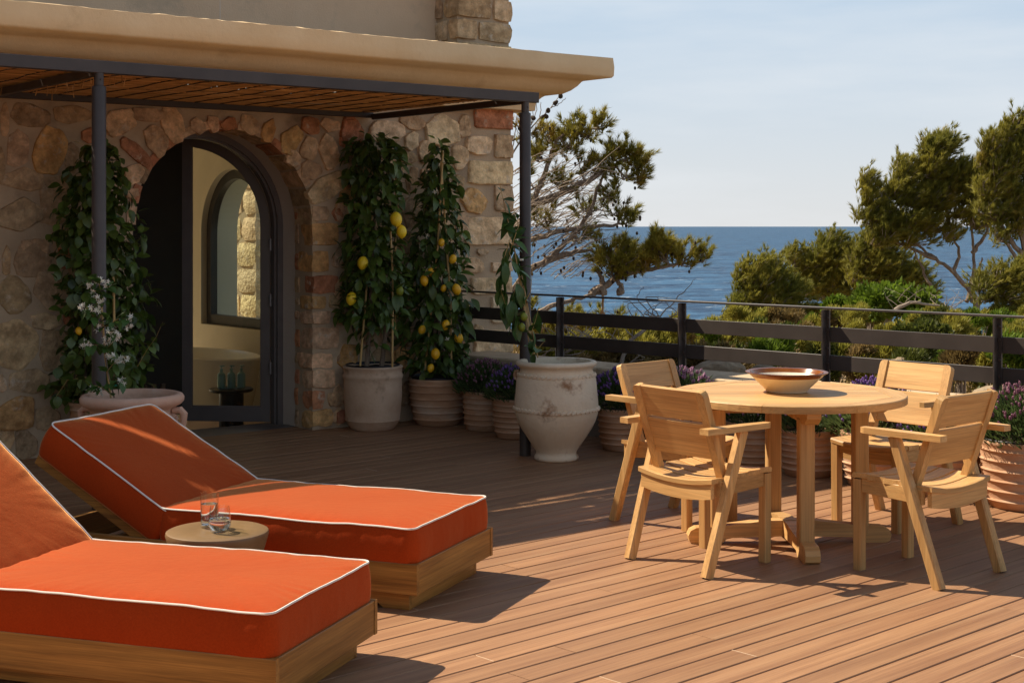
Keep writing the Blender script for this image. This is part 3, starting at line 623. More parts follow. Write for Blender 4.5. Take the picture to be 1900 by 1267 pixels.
for x in xs[:-1]: vs += [corn(o_, z, x, 0, 'f') for o_, z in CP]; cnt += 1
vs += [corn(o_, z, 0, 0, 'c') for o_, z in CP]; cnt += 1
for y_ in np.linspace(.3, 7.8, 22): vs += [corn(o_, z, 0, y_, 's') for o_, z in CP]; cnt += 1
for i in range(cnt-1):
    for j in range(m_-1): a = i*m_+j; fs.append((a, a+m_, a+m_+1, a+1))
mb.add(vs, fs); mb.build('cornice', M['cornice'], house, True, 50)
# upper storey: stucco wall set back, stone corner pier
UH = 4.15
up = MB().box(((XL-.3)/2-.0, .32+2.4, (2.9+UH)/2), (-XL-.62, 4.8, UH-2.9)).build('upper_wall', M['stucco'], house, False)
jm = MB(); jm.box((-2.62,.322,3.5), (.006,.006,1.3)); jm.box((-5.5,.322,3.5), (.006,.006,1.3)); jm.build('stucco_joint', M['plaster'], house, False)
pier = MB().box((-.285, .45, (2.9+UH)/2), (.555, .86, UH-2.9)).build('corner_pier', M['mortar'], house, False)
z = 3.0; i = 0
while z < UH-.1:
    h = rr.uniform(.165, .2); sp = -.36 if i % 2 else -.2
    for a, b in ((-.585, sp-.008), (sp+.008, .012)):
        o = block(a, b, -.018, (.20 if a < -.5 else .3) if i % 2 == 0 else (.12 if a < -.5 else .45), z+.008, z+h-.012, i*5.1+a, .013).build('stone', M['stone'], pier, True, 60); o.color = colr(rr.choice('gttp'), rr)
    o = block(-.585, -.4, (.225 if i % 2 == 0 else .145), .33, z+.008, z+h-.012, i*7.7, .012).build('stone', M['stone'], pier, True, 60); o.color = colr(rr.choice('gt'), rr)
    z += h; i += 1

# ------------------------------------------------------------------ pergola
perg = thing('pergola', 'dark iron pergola with a reed mat roof along the house wall', 'pergola', hloc, HA)
PX, PY, PZ = -1.465, -2.02, 2.465
MB().box(((XL-1.36)/2, PY, PZ+.036), (-XL-1.36-.0+.0, .05, .072), ch=.004).build('front_beam', M['iron'], perg, False)
MB().box(((XL+PX-.03)/2, -.055, PZ+.03), (PX-XL+.03, .04, .05), ch=.004).build('wall_beam', M['iron'], perg, False)
xs_ = [PX, -4.565, -7.66, -10.7]
for x in xs_: MB().box((x, (PY-.055)/2, PZ+.012), (.04, -PY-.1, .045)).build('cross_beam', M['iron'], perg, False)
po_ = MB(); po_.lathe([(.040,0),(.040,2.385),(.036,2.392),(.027,2.394),(.027,2.467)], 20)
po_.ball((.0,-.027,2.43), .006, n=6, m=4)
pome = po_.mesh('post', M['iron'])
for x in xs_[:3]: link('post', pome, perg, (x, PY, 0))
rg = random.Random(12)
GAPS = [(rg.uniform(-7.5,-1.7), rg.uniform(PY+.1,-.2), rg.uniform(.10,.45), rg.uniform(.008,.02)) for _ in range(70)]
def gap(x, y_): return any(abs(x-g[0]) < g[2] and abs(y_-g[1]-.05*(x-g[0])**2) < g[3] for g in GAPS)
mb = MB(); yy = -.09; k = 0
while yy > PY+.03:
    x = XL+.1
    while x < PX-.02:
        Lr = rnd(.25, .6) if any(abs(yy-g[1]) < .05 for g in GAPS) else rnd(1.2, 2.6); x1 = min(x+Lr, PX-.02+rnd(-.02,.012)); r = rnd(.0052,.0068); z = PZ+.052+rnd(-.003,.003)
        if random.random() > .012 and not gap((x+x1)/2, yy):
            mb.tube([(x, yy+rnd(-.002,.002), z), ((x+x1)/2, yy+rnd(-.004,.004), z+rnd(-.006,.003)), (x1, yy+rnd(-.002,.002), z)], r, 5, False)
        x = x1+rnd(.0,.03)
    yy -= .0112+(rnd(.004,.012) if random.random() < .05 else 0)
# a few broken strands hang down near the left cross beam
for i in range(26):
    x, y_ = -4.56+rnd(-.05,.35), rnd(PY+.2,-.3); mb.tube([(x,y_,PZ+.05),(x+rnd(-.02,.02),y_+rnd(-.02,.02),PZ-rnd(.0,.05))], .003, 4, False)
stuff(mb.build('reed_mat', M['reed'], perg))
# thin shade cloth of finer reed above closes most gaps
mb = MB(); yy = -.08
while yy > PY+.02:
    x = XL+.1
    while x < PX-.05:
        Lr = rnd(.2, .5) if any(abs(yy-g[1]) < .05 for g in GAPS) else rnd(.5, 1.6); x1 = min(x+Lr, PX-.03)
        if random.random() > .03 and not gap((x+x1)/2, yy): mb.box(((x+x1)/2, yy, PZ+.067), (x1-x, .0135, .004), rz=rnd(-.002,.002))
        x = x1
    yy -= .0128
stuff(mb.build('upper_reed_layer', M['reed'], perg, False))
x = -1.62
while x > XL+.2:
    mb = MB(); mb.tube([(x+.02*math.sin(i*1.7), PY+.04+(-.1-PY-.04)*i/8, PZ+.0415-.003*math.sin(i*2.2)) for i in range(9)], .0034, 4); mb.build('binding_wire', M['wire'], perg)
    x -= .205

# ------------------------------------------------------------------ inside the bathroom
def hthing(name, label, cat, x, y, z, group=None, rz=0): return thing(name, label, cat, hp(x, y, z), HA+rz, group)
tub = hthing('bathtub', 'cream freestanding bathtub seen through the arched glass door', 'bathtub', -1.02, 3.72, FL)
mb = MB(); sx, sy = .40, .86
pf = [(.78,0),(.82,.06),(.90,.3),(.985,.52),(1.03,.56),(1.04,.585),(1.02,.60),(.97,.60),(.93,.575),(.86,.40),(.74,.16),(.5,.12),(.05,.12)]
mb.lathe(pf, 48, cap=(True,True)); mb.v = [(x*sx, y_*sy, z) for x, y_, z in mb.v]; mb.build('tub_shell', M['tub'], tub)
st = hthing('side_table', 'black round pedestal side table holding the teal bottles inside the bathroom', 'table', -1.42, 2.45, FL)
MB().lathe([(.19,.345),(.205,.355),(.205,.372),(.195,.378)], 40, cap=(True,True)).build('tabletop', M['blackwood'], st)
MB().lathe([(.115,0),(.115,.345)], 32).build('pedestal', M['blackwood'], st)
for i, (dx, lb) in enumerate(((-.092,'leftmost of the three teal pump bottles on the black side table'),(0,'middle one of the three teal pump bottles on the black side table'),(.092,'rightmost of the three teal pump bottles on the black side table'))):
    b = hthing('pump_bottle', lb, 'bottle', -1.42+dx*.95, 2.45-dx*.35, FL+.379, 'teal pump bottles on the side table')
    MB().lathe([(.036,0),(.039,.004),(.039,.115),(.036,.132),(.024,.145),(.014,.152),(.013,.165)], 20, cap=(True,True)).build('bottle_body', M['teal'], b)
    MB().lathe([(.015,.165),(.015,.182),(.005,.184),(.005,.205)], 14, cap=(True,True)).box((.008,0,.208), (.045,.014,.010)).build('pump', M['teal'], b)
gp = thing('stone_pillar', 'sunlit pale stone pillar outside the bathroom window, seen through the door', 'pillar', W(-3.62, 20.6), A(-48))
mb = MB().box((0,0,1.2), (.95,.6,3.6)); pbody = mb.build('pillar_core', M['mortar'], gp, False)
for i in range(9):
    z = -.4+i*.36; sp = rnd(-.15,.15)
    for a, b in ((-.49, sp-.01), (sp+.01, .49)):
        o = block(a, b, -.33, .33, z, z+.33, i*3.1+a, .02).build('stone', M['stone'], pbody, True, 60); o.color = colr('T', rr)
# ------------------------------------------------------------------ loungers
def rrect(x0, x1, y0, y1, r, n=5, dense=7):
    pts = []
    cs = [((x1-r, y0+r), -90), ((x1-r, y1-r), 0), ((x0+r, y1-r), 90), ((x0+r, y0+r), 180)]
    for k, ((cx, cy), a0) in enumerate(cs):
        arc = [(cx+r*math.cos(R(a0+90*i/n)), cy+r*math.sin(R(a0+90*i/n))) for i in range(n+1)]
        if pts:
            p, q = pts[-1], arc[0]
            dn = max(2, int(math.hypot(q[0]-p[0], q[1]-p[1])/.014)) if dense > 10 else dense; pts += [(p[0]+(q[0]-p[0])*i/dn, p[1]+(q[1]-p[1])*i/dn) for i in range(1, dn)]
        pts += arc
    p, q = pts[-1], pts[0]; dn = max(2, int(math.hypot(q[0]-p[0], q[1]-p[1])/.014)) if dense > 10 else dense; pts += [(p[0]+(q[0]-p[0])*i/dn, p[1]+(q[1]-p[1])*i/dn) for i in range(1, dn)]
    return pts
def cushion(x0, x1, y0, y1, z0, z1, seed, puff=.013, bulge=.014):
    """box cushion; returns (body, top piping, bottom piping) builders"""
    o = rrect(x0, x1, y0, y1, .035, 5, 22); n = len(o); cx, cy = (x0+x1)/2, (y0+y1)/2; hx_, hy_ = (x1-x0)/2, (y1-y0)/2
    nrm = []
    for i in range(n):
        a, b = o[i-1], o[(i+1) % n]; t = Vector((b[0]-a[0], b[1]-a[1])); nrm.append(Vector((t.y, -t.x)).normalized())
    vs = []; fs = []; rings = []
    def wob(x, y, s=1): return noise.noise(Vector((x*3.1+seed, y*3.1, seed*2)))*.006*s+noise.noise(Vector((x*11+seed, y*11, 1)))*.0022*s
    edge = [z1-.004+wob(x, y)*1.1 for x, y in o]
    sag = [.006*noise.noise(Vector((x*5, y*5, seed+4))) for x, y in o]
    def ring(fn): rings.append(len(vs)); vs.extend([fn(i) for i in range(n)])
    ring(lambda i: (cx+(o[i][0]-cx)*.9, cy+(o[i][1]-cy)*.9, z0))
    for t in (0, .08, .2, .35, .5, .65, .8, .92, 1):
        def f(i, t=t):
            pk = (.0020*noise.noise(Vector((o[i][0]*24+seed, o[i][1]*24, t*1.5)))*(.25+.75*t)+.0012*noise.noise(Vector((o[i][0]*55+seed, o[i][1]*55, t*2.5))))*math.sin(math.pi*t)**.6
            b = bulge*math.sin(math.pi*t)**.7+pk+sag[i]*math.sin(math.pi*t)
            return (o[i][0]+nrm[i].x*b, o[i][1]+nrm[i].y*b, z0+(edge[i]-z0)*t)
        ring(f)
    for k, dd in enumerate((.012, .035, .07, .12, .19, .28, .38)):
        def f(i, dd=dd):
            x = o[i][0]; y = o[i][1]
            x = cx+math.copysign(max(abs(x-cx)-dd*min(1, hx_/.5), 0), x-cx) if hx_ > .3 else x
            x, y = cx+(o[i][0]-cx)*(1-min(dd/hx_, .98)), cy+(o[i][1]-cy)*(1-min(dd/hy_, .98))
            u, v = min(1, (1-abs(x-cx)/hx_)/.35), min(1, (1-abs(y-cy)/hy_)/.35)
            pf = puff*(1-(1-u)**2)**.6*(1-(1-v)**2)**.6
            fade = math.exp(-dd/.06)
            pk = .0042*noise.noise(Vector((o[i][0]*27+seed, o[i][1]*27, 7)))*fade*(1-math.exp(-dd/.01))
            return (x, y, edge[i]*fade+(z1-.002)*(1-fade)+pf+pk+wob(x, y, .7)*(1-fade))
        ring(f)
    for a in range(len(rings)-1):
        for i in range(n):
            p, q = rings[a]+i, rings[a]+(i+1) % n; fs.append((p, q, q+n, p+n))
    fs.append(tuple(range(rings[-1], rings[-1]+n))); fs.append(tuple(range(n-1, -1, -1)))
    body = MB(); body.add(vs, fs)
    pt = [(o[i][0]+nrm[i].x*.003, o[i][1]+nrm[i].y*.003, edge[i]+.001) for i in range(n)]
    pb = [(o[i][0]+nrm[i].x*.003, o[i][1]+nrm[i].y*.003, z0+.004) for i in range(n)]
    t1 = MB().tube(pt+[pt[0], pt[1]], .0040, 6, False); t2 = MB().tube(pb+[pb[0]], .0045, 6, False)
    return body, t1, t2
def xf(mb, M4): mb.v = [tuple(M4 @ Vector(v)) for v in mb.v]; return mb
def lounger(label, loc, rz, phi, seed):
    """local x runs towards the foot end; origin on the floor under the foot end's middle"""
    t = thing('sun_lounger', label, 'sun lounger', loc, rz, 'orange sun loungers on the deck')
    hw = .405
    for s in (-1, 1):
        MB().box((-.985, s*(hw-.0125), .142), (1.97, .025, .128), ch=.002).build('side_board', M['iroko_x'], t, False)
    MB().box((-.0145, 0, .142), (.025, 2*hw-.054, .128), ch=.002).build('end_board', M['iroko_y'], t, False)
    MB().box((-1.955, 0, .142), (.025, 2*hw-.054, .128), ch=.002).build('end_board', M['iroko_y'], t, False)
    for s in (-1, 1):
        pl = [(-1.91,.0),(-1.78,0),(-1.75,.022),(-.21,.022),(-.18,0),(-.06,0),(-.06,.077),(-1.91,.077)]
        mb = MB(); mb.prism(pl, -.0125, .0125, lambda x, z, y, s=s: (x, s*(hw-.065)+y, z)); mb.build('plinth_rail', M['iroko_x'], t, False)
    MB().box((-.0725, 0, .038), (.024, 2*(hw-.065)-.028, .077), ch=.002).build('plinth_end', M['iroko_y'], t, False)
    MB().box((-1.895, 0, .038), (.024, 2*(hw-.065)-.028, .077), ch=.002).build('plinth_end', M['iroko_y'], t, False)
    for i in range(9): MB().box((-.09-.142*i, 0, .152), (.10, 2*hw-.055, .018), ch=.002).build('base_slat', M['iroko_y'], t, False)
    hx_ = -1.29
    b, p1, p2 = cushion(hx_+.012, -.022, -hw+.012, hw-.012, .172, .352, seed)
    cu = b.build('seat_cushion', M['fabric'], t, True, 75); p1.build('piping', M['piping'], cu)
    BL = .76
    RM = Matrix.Translation((hx_-.005, 0, .178)) @ Matrix.Rotation(R(phi), 4, 'Y')
    b, p1, p2 = cushion(-BL, -.004, -hw+.012, hw-.012, .0, .168, seed+3)
    b.v = [tuple(RM @ Vector(v)) for v in b.v]
    cu = b.build('back_cushion', M['fabric'], t, True, 75); xf(p1, RM).build('piping', M['piping'], cu)
    for s in (-1, 1):
        mb = MB(); mb.box((-BL/2, s*(hw-.04), -.026), (BL-.01, .028, .048), ch=.002); xf(mb, RM).build('back_rail', M['iroko_x'], t, False)
    for i in range(5):
        mb = MB(); mb.box((-.08-.145*i, 0, -.014), (.10, 2*hw-.112, .02), ch=.002); xf(mb, RM).build('back_slat', M['iroko_y'], t, False)
    q = RM @ Vector((-.46, 0, -.05))
    for s in (-1, 1): MB().tube([(q.x, s*.25, q.z), (-1.42, s*.25, .17)], .007, 8).build('support_rod', M['steel'], t)
    MB().box((-1.43, 0, .165), (.03, 2*hw-.055, .03)).build('support_bar', M['iroko_y'], t, False)
    return t
lounger('orange cushioned wooden lounger whose backrest is in dappled shade behind the glasses', W(-.241, 6.37), A(-22), 29, 2.0)
lounger('sunlit orange cushioned wooden lounger nearest the viewer, its backrest cut off by the left edge', W(-.632, 5.065), A(-18.4), 40, 9.0)

# side stool with two glasses
st = tag(MB().lathe([(.10,0),(.118,.03),(.150,.14),(.182,.25),(.203,.325),(.2085,.345),(.206,.356),(.196,.3605),(.12,.361),(.03,.361),(.0001,.361)], 56).build('side_stool', M['stool']), 'round olive brown stool shaped like a drum between the two loungers', 'stool')
st.location = W(-1.205, 5.95)
def glass(label, loc, prof_out, prof_in, wz, group):
    t = thing('drinking_glass', label, 'glass', loc, 0, group)
    MB().lathe(prof_out+prof_in, 36, cap=(True,True)).build('glass_wall', M['glass'], t)
    ri = []
    for r, z in reversed(prof_in):
        if z < wz: ri.append((r-.0006, z+.0004))
    b = sorted(prof_in, key=lambda p: p[1])
    for (r0,z0),(r1,z1) in zip(b[:-1], b[1:]):
        if z0 <= wz <= z1 and z1 > z0: ri.append((r0+(r1-r0)*(wz-z0)/(z1-z0)-.0006, wz)); break
    MB().lathe(ri, 36, cap=(True,True)).build('water', M['water_in'], t)
glass('tall straight tumbler of water, standing behind the squat glass on the stool', W(-1.245, 5.99, .3615), [(.030,0),(.0365,.004),(.037,.145)], [(.0352,.145),(.0345,.014),(.028,.010),(.001,.010)], .098, 'water glasses on the stool')
glass('squat tapered stemless glass half full of water, in front on the stool', W(-1.185, 5.90, .3615), [(.028,0),(.038,.006),(.0455,.028),(.0455,.045),(.039,.104)], [(.0376,.104),(.0438,.045),(.0435,.028),(.034,.012),(.001,.010)], .055, 'water glasses on the stool')

# ------------------------------------------------------------------ dining table
tx, ty = 1.405, 7.39; TR = .585; TZ = .757
tb = thing('dining_table', 'round teak dining table with a cross base in the middle of the four chairs', 'table', W(tx, ty), A(2))
OA = R(20)
def seg_poly(i):
    a0, a1 = OA+i*math.pi/4+.0016, OA+(i+1)*math.pi/4-.0016; ri = .475
    return [(ri/math.cos(math.pi/8)*math.cos(a), ri/math.cos(math.pi/8)*math.sin(a)) for a in (a0,a1)], [(TR*math.cos(a0+(a1-a0)*j/8), TR*math.sin(a0+(a1-a0)*j/8)) for j in range(9)]
for i in range(8):
    inn, arc = seg_poly(i); poly = arc+[inn[1], inn[0]]; mb = MB()
    n = len(poly); am = OA+(i+.5)*math.pi/4
    vs = [(x*1.0, y*1.0, TZ-.036) for x, y in poly]+[(x, y, TZ-.004) for x, y in poly]+[(x*(.993 if j < 9 else 1), y*(.993 if j < 9 else 1), TZ) for j, (x, y) in enumerate(poly)]
    fs = [tuple(range(n-1,-1,-1)), tuple(range(2*n,3*n))]+[(k*n+j, k*n+(j+1)%n, (k+1)*n+(j+1)%n, (k+1)*n+j) for k in (0,1) for j in range(n)]
    ca, sa = math.cos(-am), math.sin(-am)
    mb.add([(x*ca-y*sa, x*sa+y*ca, z) for x, y, z in vs], fs); o = mb.build('rim_segment', M['teak_y'], tb, False); o.rotation_euler.z = am
octo = [(.473/math.cos(math.pi/8)*math.cos(OA+i*math.pi/4), .473/math.cos(math.pi/8)*math.sin(OA+i*math.pi/4)) for i in range(8)]
def clip(poly, y0, sgn):
    out_ = []
    for i in range(len(poly)):
        p, q = poly[i], poly[(i+1) % len(poly)]; a, b = (p[1]-y0)*sgn, (q[1]-y0)*sgn
        if a >= 0: out_.append(p)
        if a*b < 0: t = a/(a-b); out_.append((p[0]+(q[0]-p[0])*t, p[1]+(q[1]-p[1])*t))
    return out_
yy = -.515
while yy < .5:
    pl = clip(clip(octo, yy+.0012, 1), yy+.0875-.0012, -1)
    if len(pl) > 2: MB().prism(pl, TZ-.030, TZ-.0004).build('top_plank', M['teak_x'], tb, False)
    yy += .0875
MB().lathe([(.45,TZ-.034),(.45,TZ-.031)], 8, cap=(True,True)).build('top_backing', M['teak_x'], tb, False)
for k in range(4):
    a = k*math.pi/2; Rm = Matrix.Rotation(a, 4, 'Z')
    mb = MB(); mb.bar((.365,0,.045), (.365,0,TZ-.034-.05), .074, .074, (0,1,0), .006); xf(mb, Rm).build('leg', M['teak_z'], tb, False)
    mb = MB(); pl = [(.0,.035),(.0,.115),(.08,.115),(.30,.088),(.44,.080),(.468,.066),(.48,.04),(.474,.012),(.455,.0),(.31,0),(.28,.028)]
    mb.prism(pl, -.036, .036, lambda x, z, y: (x+.037, y, z)); xf(mb, Rm).build('foot', M['teak_x'], tb, False)
    mb = MB(); mb.prism([(.0,.0),(.50,.0),(.50,-.028),(.445,-.062),(.0,-.062)], -.034, .034, lambda x, z, y: (x+.036, y, TZ-.037+z)); xf(mb, Rm).build('top_bearer', M['teak_x'], tb, False)
MB().box((0,0,.075), (.072,.072,.085)).build('hub_block', M['teak_z'], tb, False)
# bowl
bw = thing('ceramic_bowl', 'cream ceramic bowl with a brown glazed rim on the round table', 'bowl', W(1.40, 7.42, TZ+.0005), .7)
op = [(.098,0),(.104,.002),(.106,.008),(.118,.022),(.150,.052),(.176,.078)]
MB().lathe(op, 64, wob=.006).build('outer_wall', M['cream'], bw)
MB().lathe([(.1765,.0775),(.185,.087),(.1885,.0915)], 64, wob=.006, cap=(False,False)).build('glaze_band', M['bowl_band'], bw)
MB().lathe([(.1765,.0805),(.186,.089),(.200,.096),(.2075,.099),(.2085,.1025),(.203,.1045),(.190,.1025),(.180,.098)], 64, wob=.006, cap=(False,False)).build('rim', M['bowl_rim'], bw)
MB().lathe([(.1835,.1025),(.1795,.0975),(.172,.0885),(.1665,.0825)], 64, wob=.006, cap=(False,False)).build('inner_band', M['bowl_band'], bw)
MB().lathe([(.1675,.0835),(.160,.075),(.125,.038),(.09,.02),(.03,.014),(.001,.014)], 64, wob=.006, cap=(False,False)).build('inner_wall', M['bowl_in'], bw)

# ------------------------------------------------------------------ teak armchairs
def chair_parts(t):
    for s in (-1, 1):
        MB().bar((.205, s*.195, 0), (.205, s*.197, .425), .048, .044, (1,0,0), .005).build('front_leg', M['teak_z'], t, False)
        MB().bar((-.255, s*.252, 0), (-.035, s*.268, .655), .046, .050, (1,0,0), .007).build('rear_leg', M['teak_z'], t, False)
        p0_, p1_ = Vector((-.088, 0, .385)), Vector((-.246, 0, .845)); dv_ = (p1_-p0_).normalized(); nv_ = Vector((dv_.z, 0, -dv_.x)); Lb_ = (p1_-p0_).length
        pl = [(.186,.0),(.226,0),(.230,.2),(.232,Lb_-.03),(.229,Lb_-.013),(.220,Lb_-.003),(.208,Lb_),(.184,Lb_)]
        if s < 0: pl = [(-y_, l_) for y_, l_ in pl][::-1]
        mb = MB(); mb.prism(pl, -.017, .017, lambda y_, l_, n_: tuple(p0_+dv_*l_+nv_*(-n_)+Vector((0, y_, 0)))); mb.build('back_stile', M['teak_z'], t, False)
        pl = [(-.285,.028),(-.285,-.026),(-.02,-.030),(.06,-.020),(.115,-.016),(.122,-.008),(.122,.020),(.10,.028),(-.1,.032)]
        mb = MB(); mb.prism(pl, .655, .682, lambda x, y, z, s=s: (x, s*(.262+.022*(x+.285)/.4)+s*y*1.0, z+.006*(x+.1))); mb.build('armrest', M['teak_x'], t, False)
        MB().bar((.18, s*.197, .398), (-.165, s*.236, .392), .026, .070, (0,0,1), .003).build('side_apron', M['teak_x'], t, False)
    # dished seat slats running side to side
    def dish(y): return .024*(abs(y)/.24)**2
    for i in range(5):
        x0 = .230-.0885*i; x1 = x0-.0872; hw0 = .219+.022*(i/4); mb = MB(); ny = 9; vs = []; fs = []
        for j in range(ny):
            y_ = -hw0+2*hw0*j/(ny-1); z = .432+dish(y_)-.004*i
            zf = -.010 if i == 0 else 0
            vs += [(x0, y_, z+zf*.6), (x0-.006, y_, z+.002), (x1+.004, y_, z+.002), (x1, y_, z), (x1, y_, z-.020), (x0, y_, z-.022)]
        for j in range(ny-1):
            for k in range(6): a, b = j*6+k, j*6+(k+1) % 6; fs.append((a, a+6, b+6, b))
        fs += [tuple(range(6)), tuple(range((ny-1)*6+5, (ny-1)*6-1, -1))]
        mb.add(vs, fs); mb.build('seat_slat', M['teak_y'], t, False)
    for nm, x, hw0, z0, h in (('front_apron', .202, .172, .418, .065), ('rear_apron', -.192, .228, .420, .082)):
        mb = MB(); ny = 9; vs = []; fs = []
        for j in range(ny):
            y_ = -hw0+2*hw0*j/(ny-1); d = dish(y_)-.012
            vs += [(x+.011, y_, z0+d), (x-.011, y_, z0+d), (x-.011, y_, z0+d-h), (x+.011, y_, z0+d-h)]
        for j in range(ny-1):
            for k in range(4): a, b = j*4+k, j*4+(k+1) % 4; fs.append((a, b, b+4, a+4))
        fs += [(0,3,2,1), tuple(range((ny-1)*4, ny*4))]
        mb.add(vs, fs); mb.build(nm, M['teak_y'], t, False)
    # back boards in the plane of the leaning stiles, gently curved
    p0, p1 = Vector((-.088, 0, .385)), Vector((-.246, 0, .845)); dv = (p1-p0).normalized(); nv = Vector((dv.z, 0, -dv.x)); Lb = (p1-p0).length
    for nm, a, b in (('top_back_board', Lb-.150, Lb), ('lower_back_board', Lb-.340, Lb-.163)):
        mb = MB(); ny = 9; vs = []; fs = []
        for j in range(ny):
            hw0 = .1845; y_ = -hw0+2*hw0*j/(ny-1); c = -.003*(1-(y_/hw0)**2)
            for al, tn in ((a, .009), (b-.004, .009), (b, .005), (b, -.005), (b-.004, -.009), (a, -.009)):
                q = p0+dv*al+nv*(tn+c); vs.append((q.x, y_, q.z))
        for j in range(ny-1):
            for k in range(6): e, f = j*6+k, j*6+(k+1) % 6; fs.append((e, e+6, f+6, f))
        fs += [tuple(range(6)), tuple(range((ny-1)*6+5, (ny-1)*6-1, -1))]
        mb.add(vs, fs); mb.build(nm, M['teak_y'], t, False)
    for s in (-1, 1):
        for x, y_ in ((.205, .195), (-.255, .252)): MB().box((x+(.004 if x < 0 else 0), s*y_, .001), (.03,.03,.004)).build('foot_pad', M['plastic'], t, False)
gl_ = 'teak armchairs round the dining table'
ch0 = thing('armchair', 'teak armchair in front left with its slatted back to the viewer', 'chair', W(.925, 6.975), A(39), gl_); chair_parts(ch0)
for lb, x, y_, h in (('teak armchair at the far left, partly behind another chair, next to the white urn', .915, 7.935, -45.5),
                     ('teak armchair in front right with its back half turned to the viewer', 1.905, 6.77, 131),
                     ('teak armchair at the far right, facing the viewer across the table', 2.045, 7.875, 219)):
    c = copy_tree(ch0); c.location = W(x, y_); c.rotation_euler = (0,0,A(h)); c['label'] = lb

# ------------------------------------------------------------------ pots
def ribbed(r0, r1, h, n, rim=.012):
    pr = [(r0*.90,0),(r0*.96,.006),(r0,.03)]
    for i in range(n):
        z = .05+(h-.10)*i/(n-1) if n > 1 else h/2; t = z/h; r = r0+(r1-r0)*(1-(1-t)**2)
        pr += [(r,z-.012),(r+.003,z-.006),(r+.0105,z),(r+.008,z+.005),(r+.0005,z+.009),(r+.0005,z+.016)]
    pr += [(r1,h-.03),(r1+.006,h-.02),(r1+.010,h-.006),(r1+.006,h),(r1-.014,h),(r1-.02,h-.006),(r1-.024,h-.05),(.001,h-.05)]
    return pr
def pot(name, label, prof, mat, x, y_, soil_r, soil_z, group, liner=False, wob=.006):
    t = thing(name, label, 'plant pot', W(x, y_), rnd(0, 6), group)
    MB().lathe(prof, 52, wob=wob, ph=rnd(0,6)).build('pot_body', mat, t, True, 50)
    mb = MB(); n = 22; vs = [(0,0,soil_z+.012)]; fs = []
    for k in range(1, 5):
        for i in range(n):
            a = 2*math.pi*i/n; vs.append((soil_r*k/4*math.cos(a), soil_r*k/4*math.sin(a), soil_z+rnd(-.006,.01)))
    for i in range(n): fs.append((0, 1+i, 1+(i+1) % n))
    for k in range(3):
        for i in range(n): a, b = 1+k*n+i, 1+k*n+(i+1) % n; fs.append((a, a+n, b+n, b))
    mb.add(vs, fs); mb.build('soil', M['soil'], t)
    if liner: MB().lathe([(soil_r+.004,soil_z-.02),(soil_r+.006,soil_z+.022),(soil_r+.012,soil_z+.03),(soil_r+.016,soil_z+.026),(soil_r+.014,soil_z-.02)], 44, wob=.008).build('liner_rim', M['plastic'], t)
    return t
pot('clay_pot', 'weathered pinkish clay pot of the lemon tree beside the door', [(.165,0),(.175,.008),(.198,.045),(.212,.070),(.218,.078),(.214,.088),(.222,.16),(.229,.26),(.230,.36),(.228,.395),(.236,.41),(.240,.425),(.234,.437),(.229,.445),(.229,.475),(.236,.483),(.238,.494),(.230,.502),(.205,.502),(.200,.49),(.198,.455)], M['terra_pale'], -1.10, 11.50, .198, .485, 'plant pots on the deck', True)
pot('clay_pot', 'wide ribbed brown pot of the lemon tree standing by the railing corner', ribbed(.185,.235,.375,6), M['terra_ribbed'], -.60, 11.80, .205, .362, 'plant pots on the deck', True)
# whitewashed urn
UP = [(.144,0),(.152,.006),(.153,.022),(.146,.034),(.140,.046),(.142,.062),(.172,.105),(.207,.16),(.243,.215),(.268,.265),(.284,.315),(.290,.352),(.287,.41),(.281,.46),(.275,.54),(.269,.572),(.258,.596),(.250,.612),(.250,.628),(.264,.642),(.277,.652),(.280,.664),(.273,.676),(.254,.681),(.238,.676),(.234,.66),(.232,.60),(.001,.60)]
def rope(r, z, n, size, tilt):
    mb = MB()
    for i in range(n):
        a = 2*math.pi*i/n; M3 = Matrix.Rotation(a, 3, 'Z') @ Matrix.Rotation(tilt, 3, 'X')
        mb.ball((r*math.cos(a), r*math.sin(a), z+.003*math.sin(3*a)), (size*.55, size*1.25, size*.62), M3, 6, 5)
    return mb
urn = pot('urn', 'large whitewashed clay urn with two rope bands beside the table', UP, M['urn'], .305, 10.0, .232, .612, 'big rope banded clay urns', wob=.004)
rope(.266, .583, 46, .020, R(28)).build('rope_band', M['urn'], urn); rope(.291, .352, 50, .021, R(28)).build('rope_band', M['urn'], urn)
for a0 in (176,):
    a = A(a0)-urn.rotation_euler.z; d = Vector((math.cos(a), math.sin(a), 0))
    MB().tube([d*.258+Vector((0,0,.605)), d*.280+Vector((0,0,.60)), d*.286+Vector((0,0,.58)), d*.280+Vector((0,0,.555)), d*.268+Vector((0,0,.545))], [.012,.014,.014,.012,.010], 10).build('handle', M['urn'], urn)
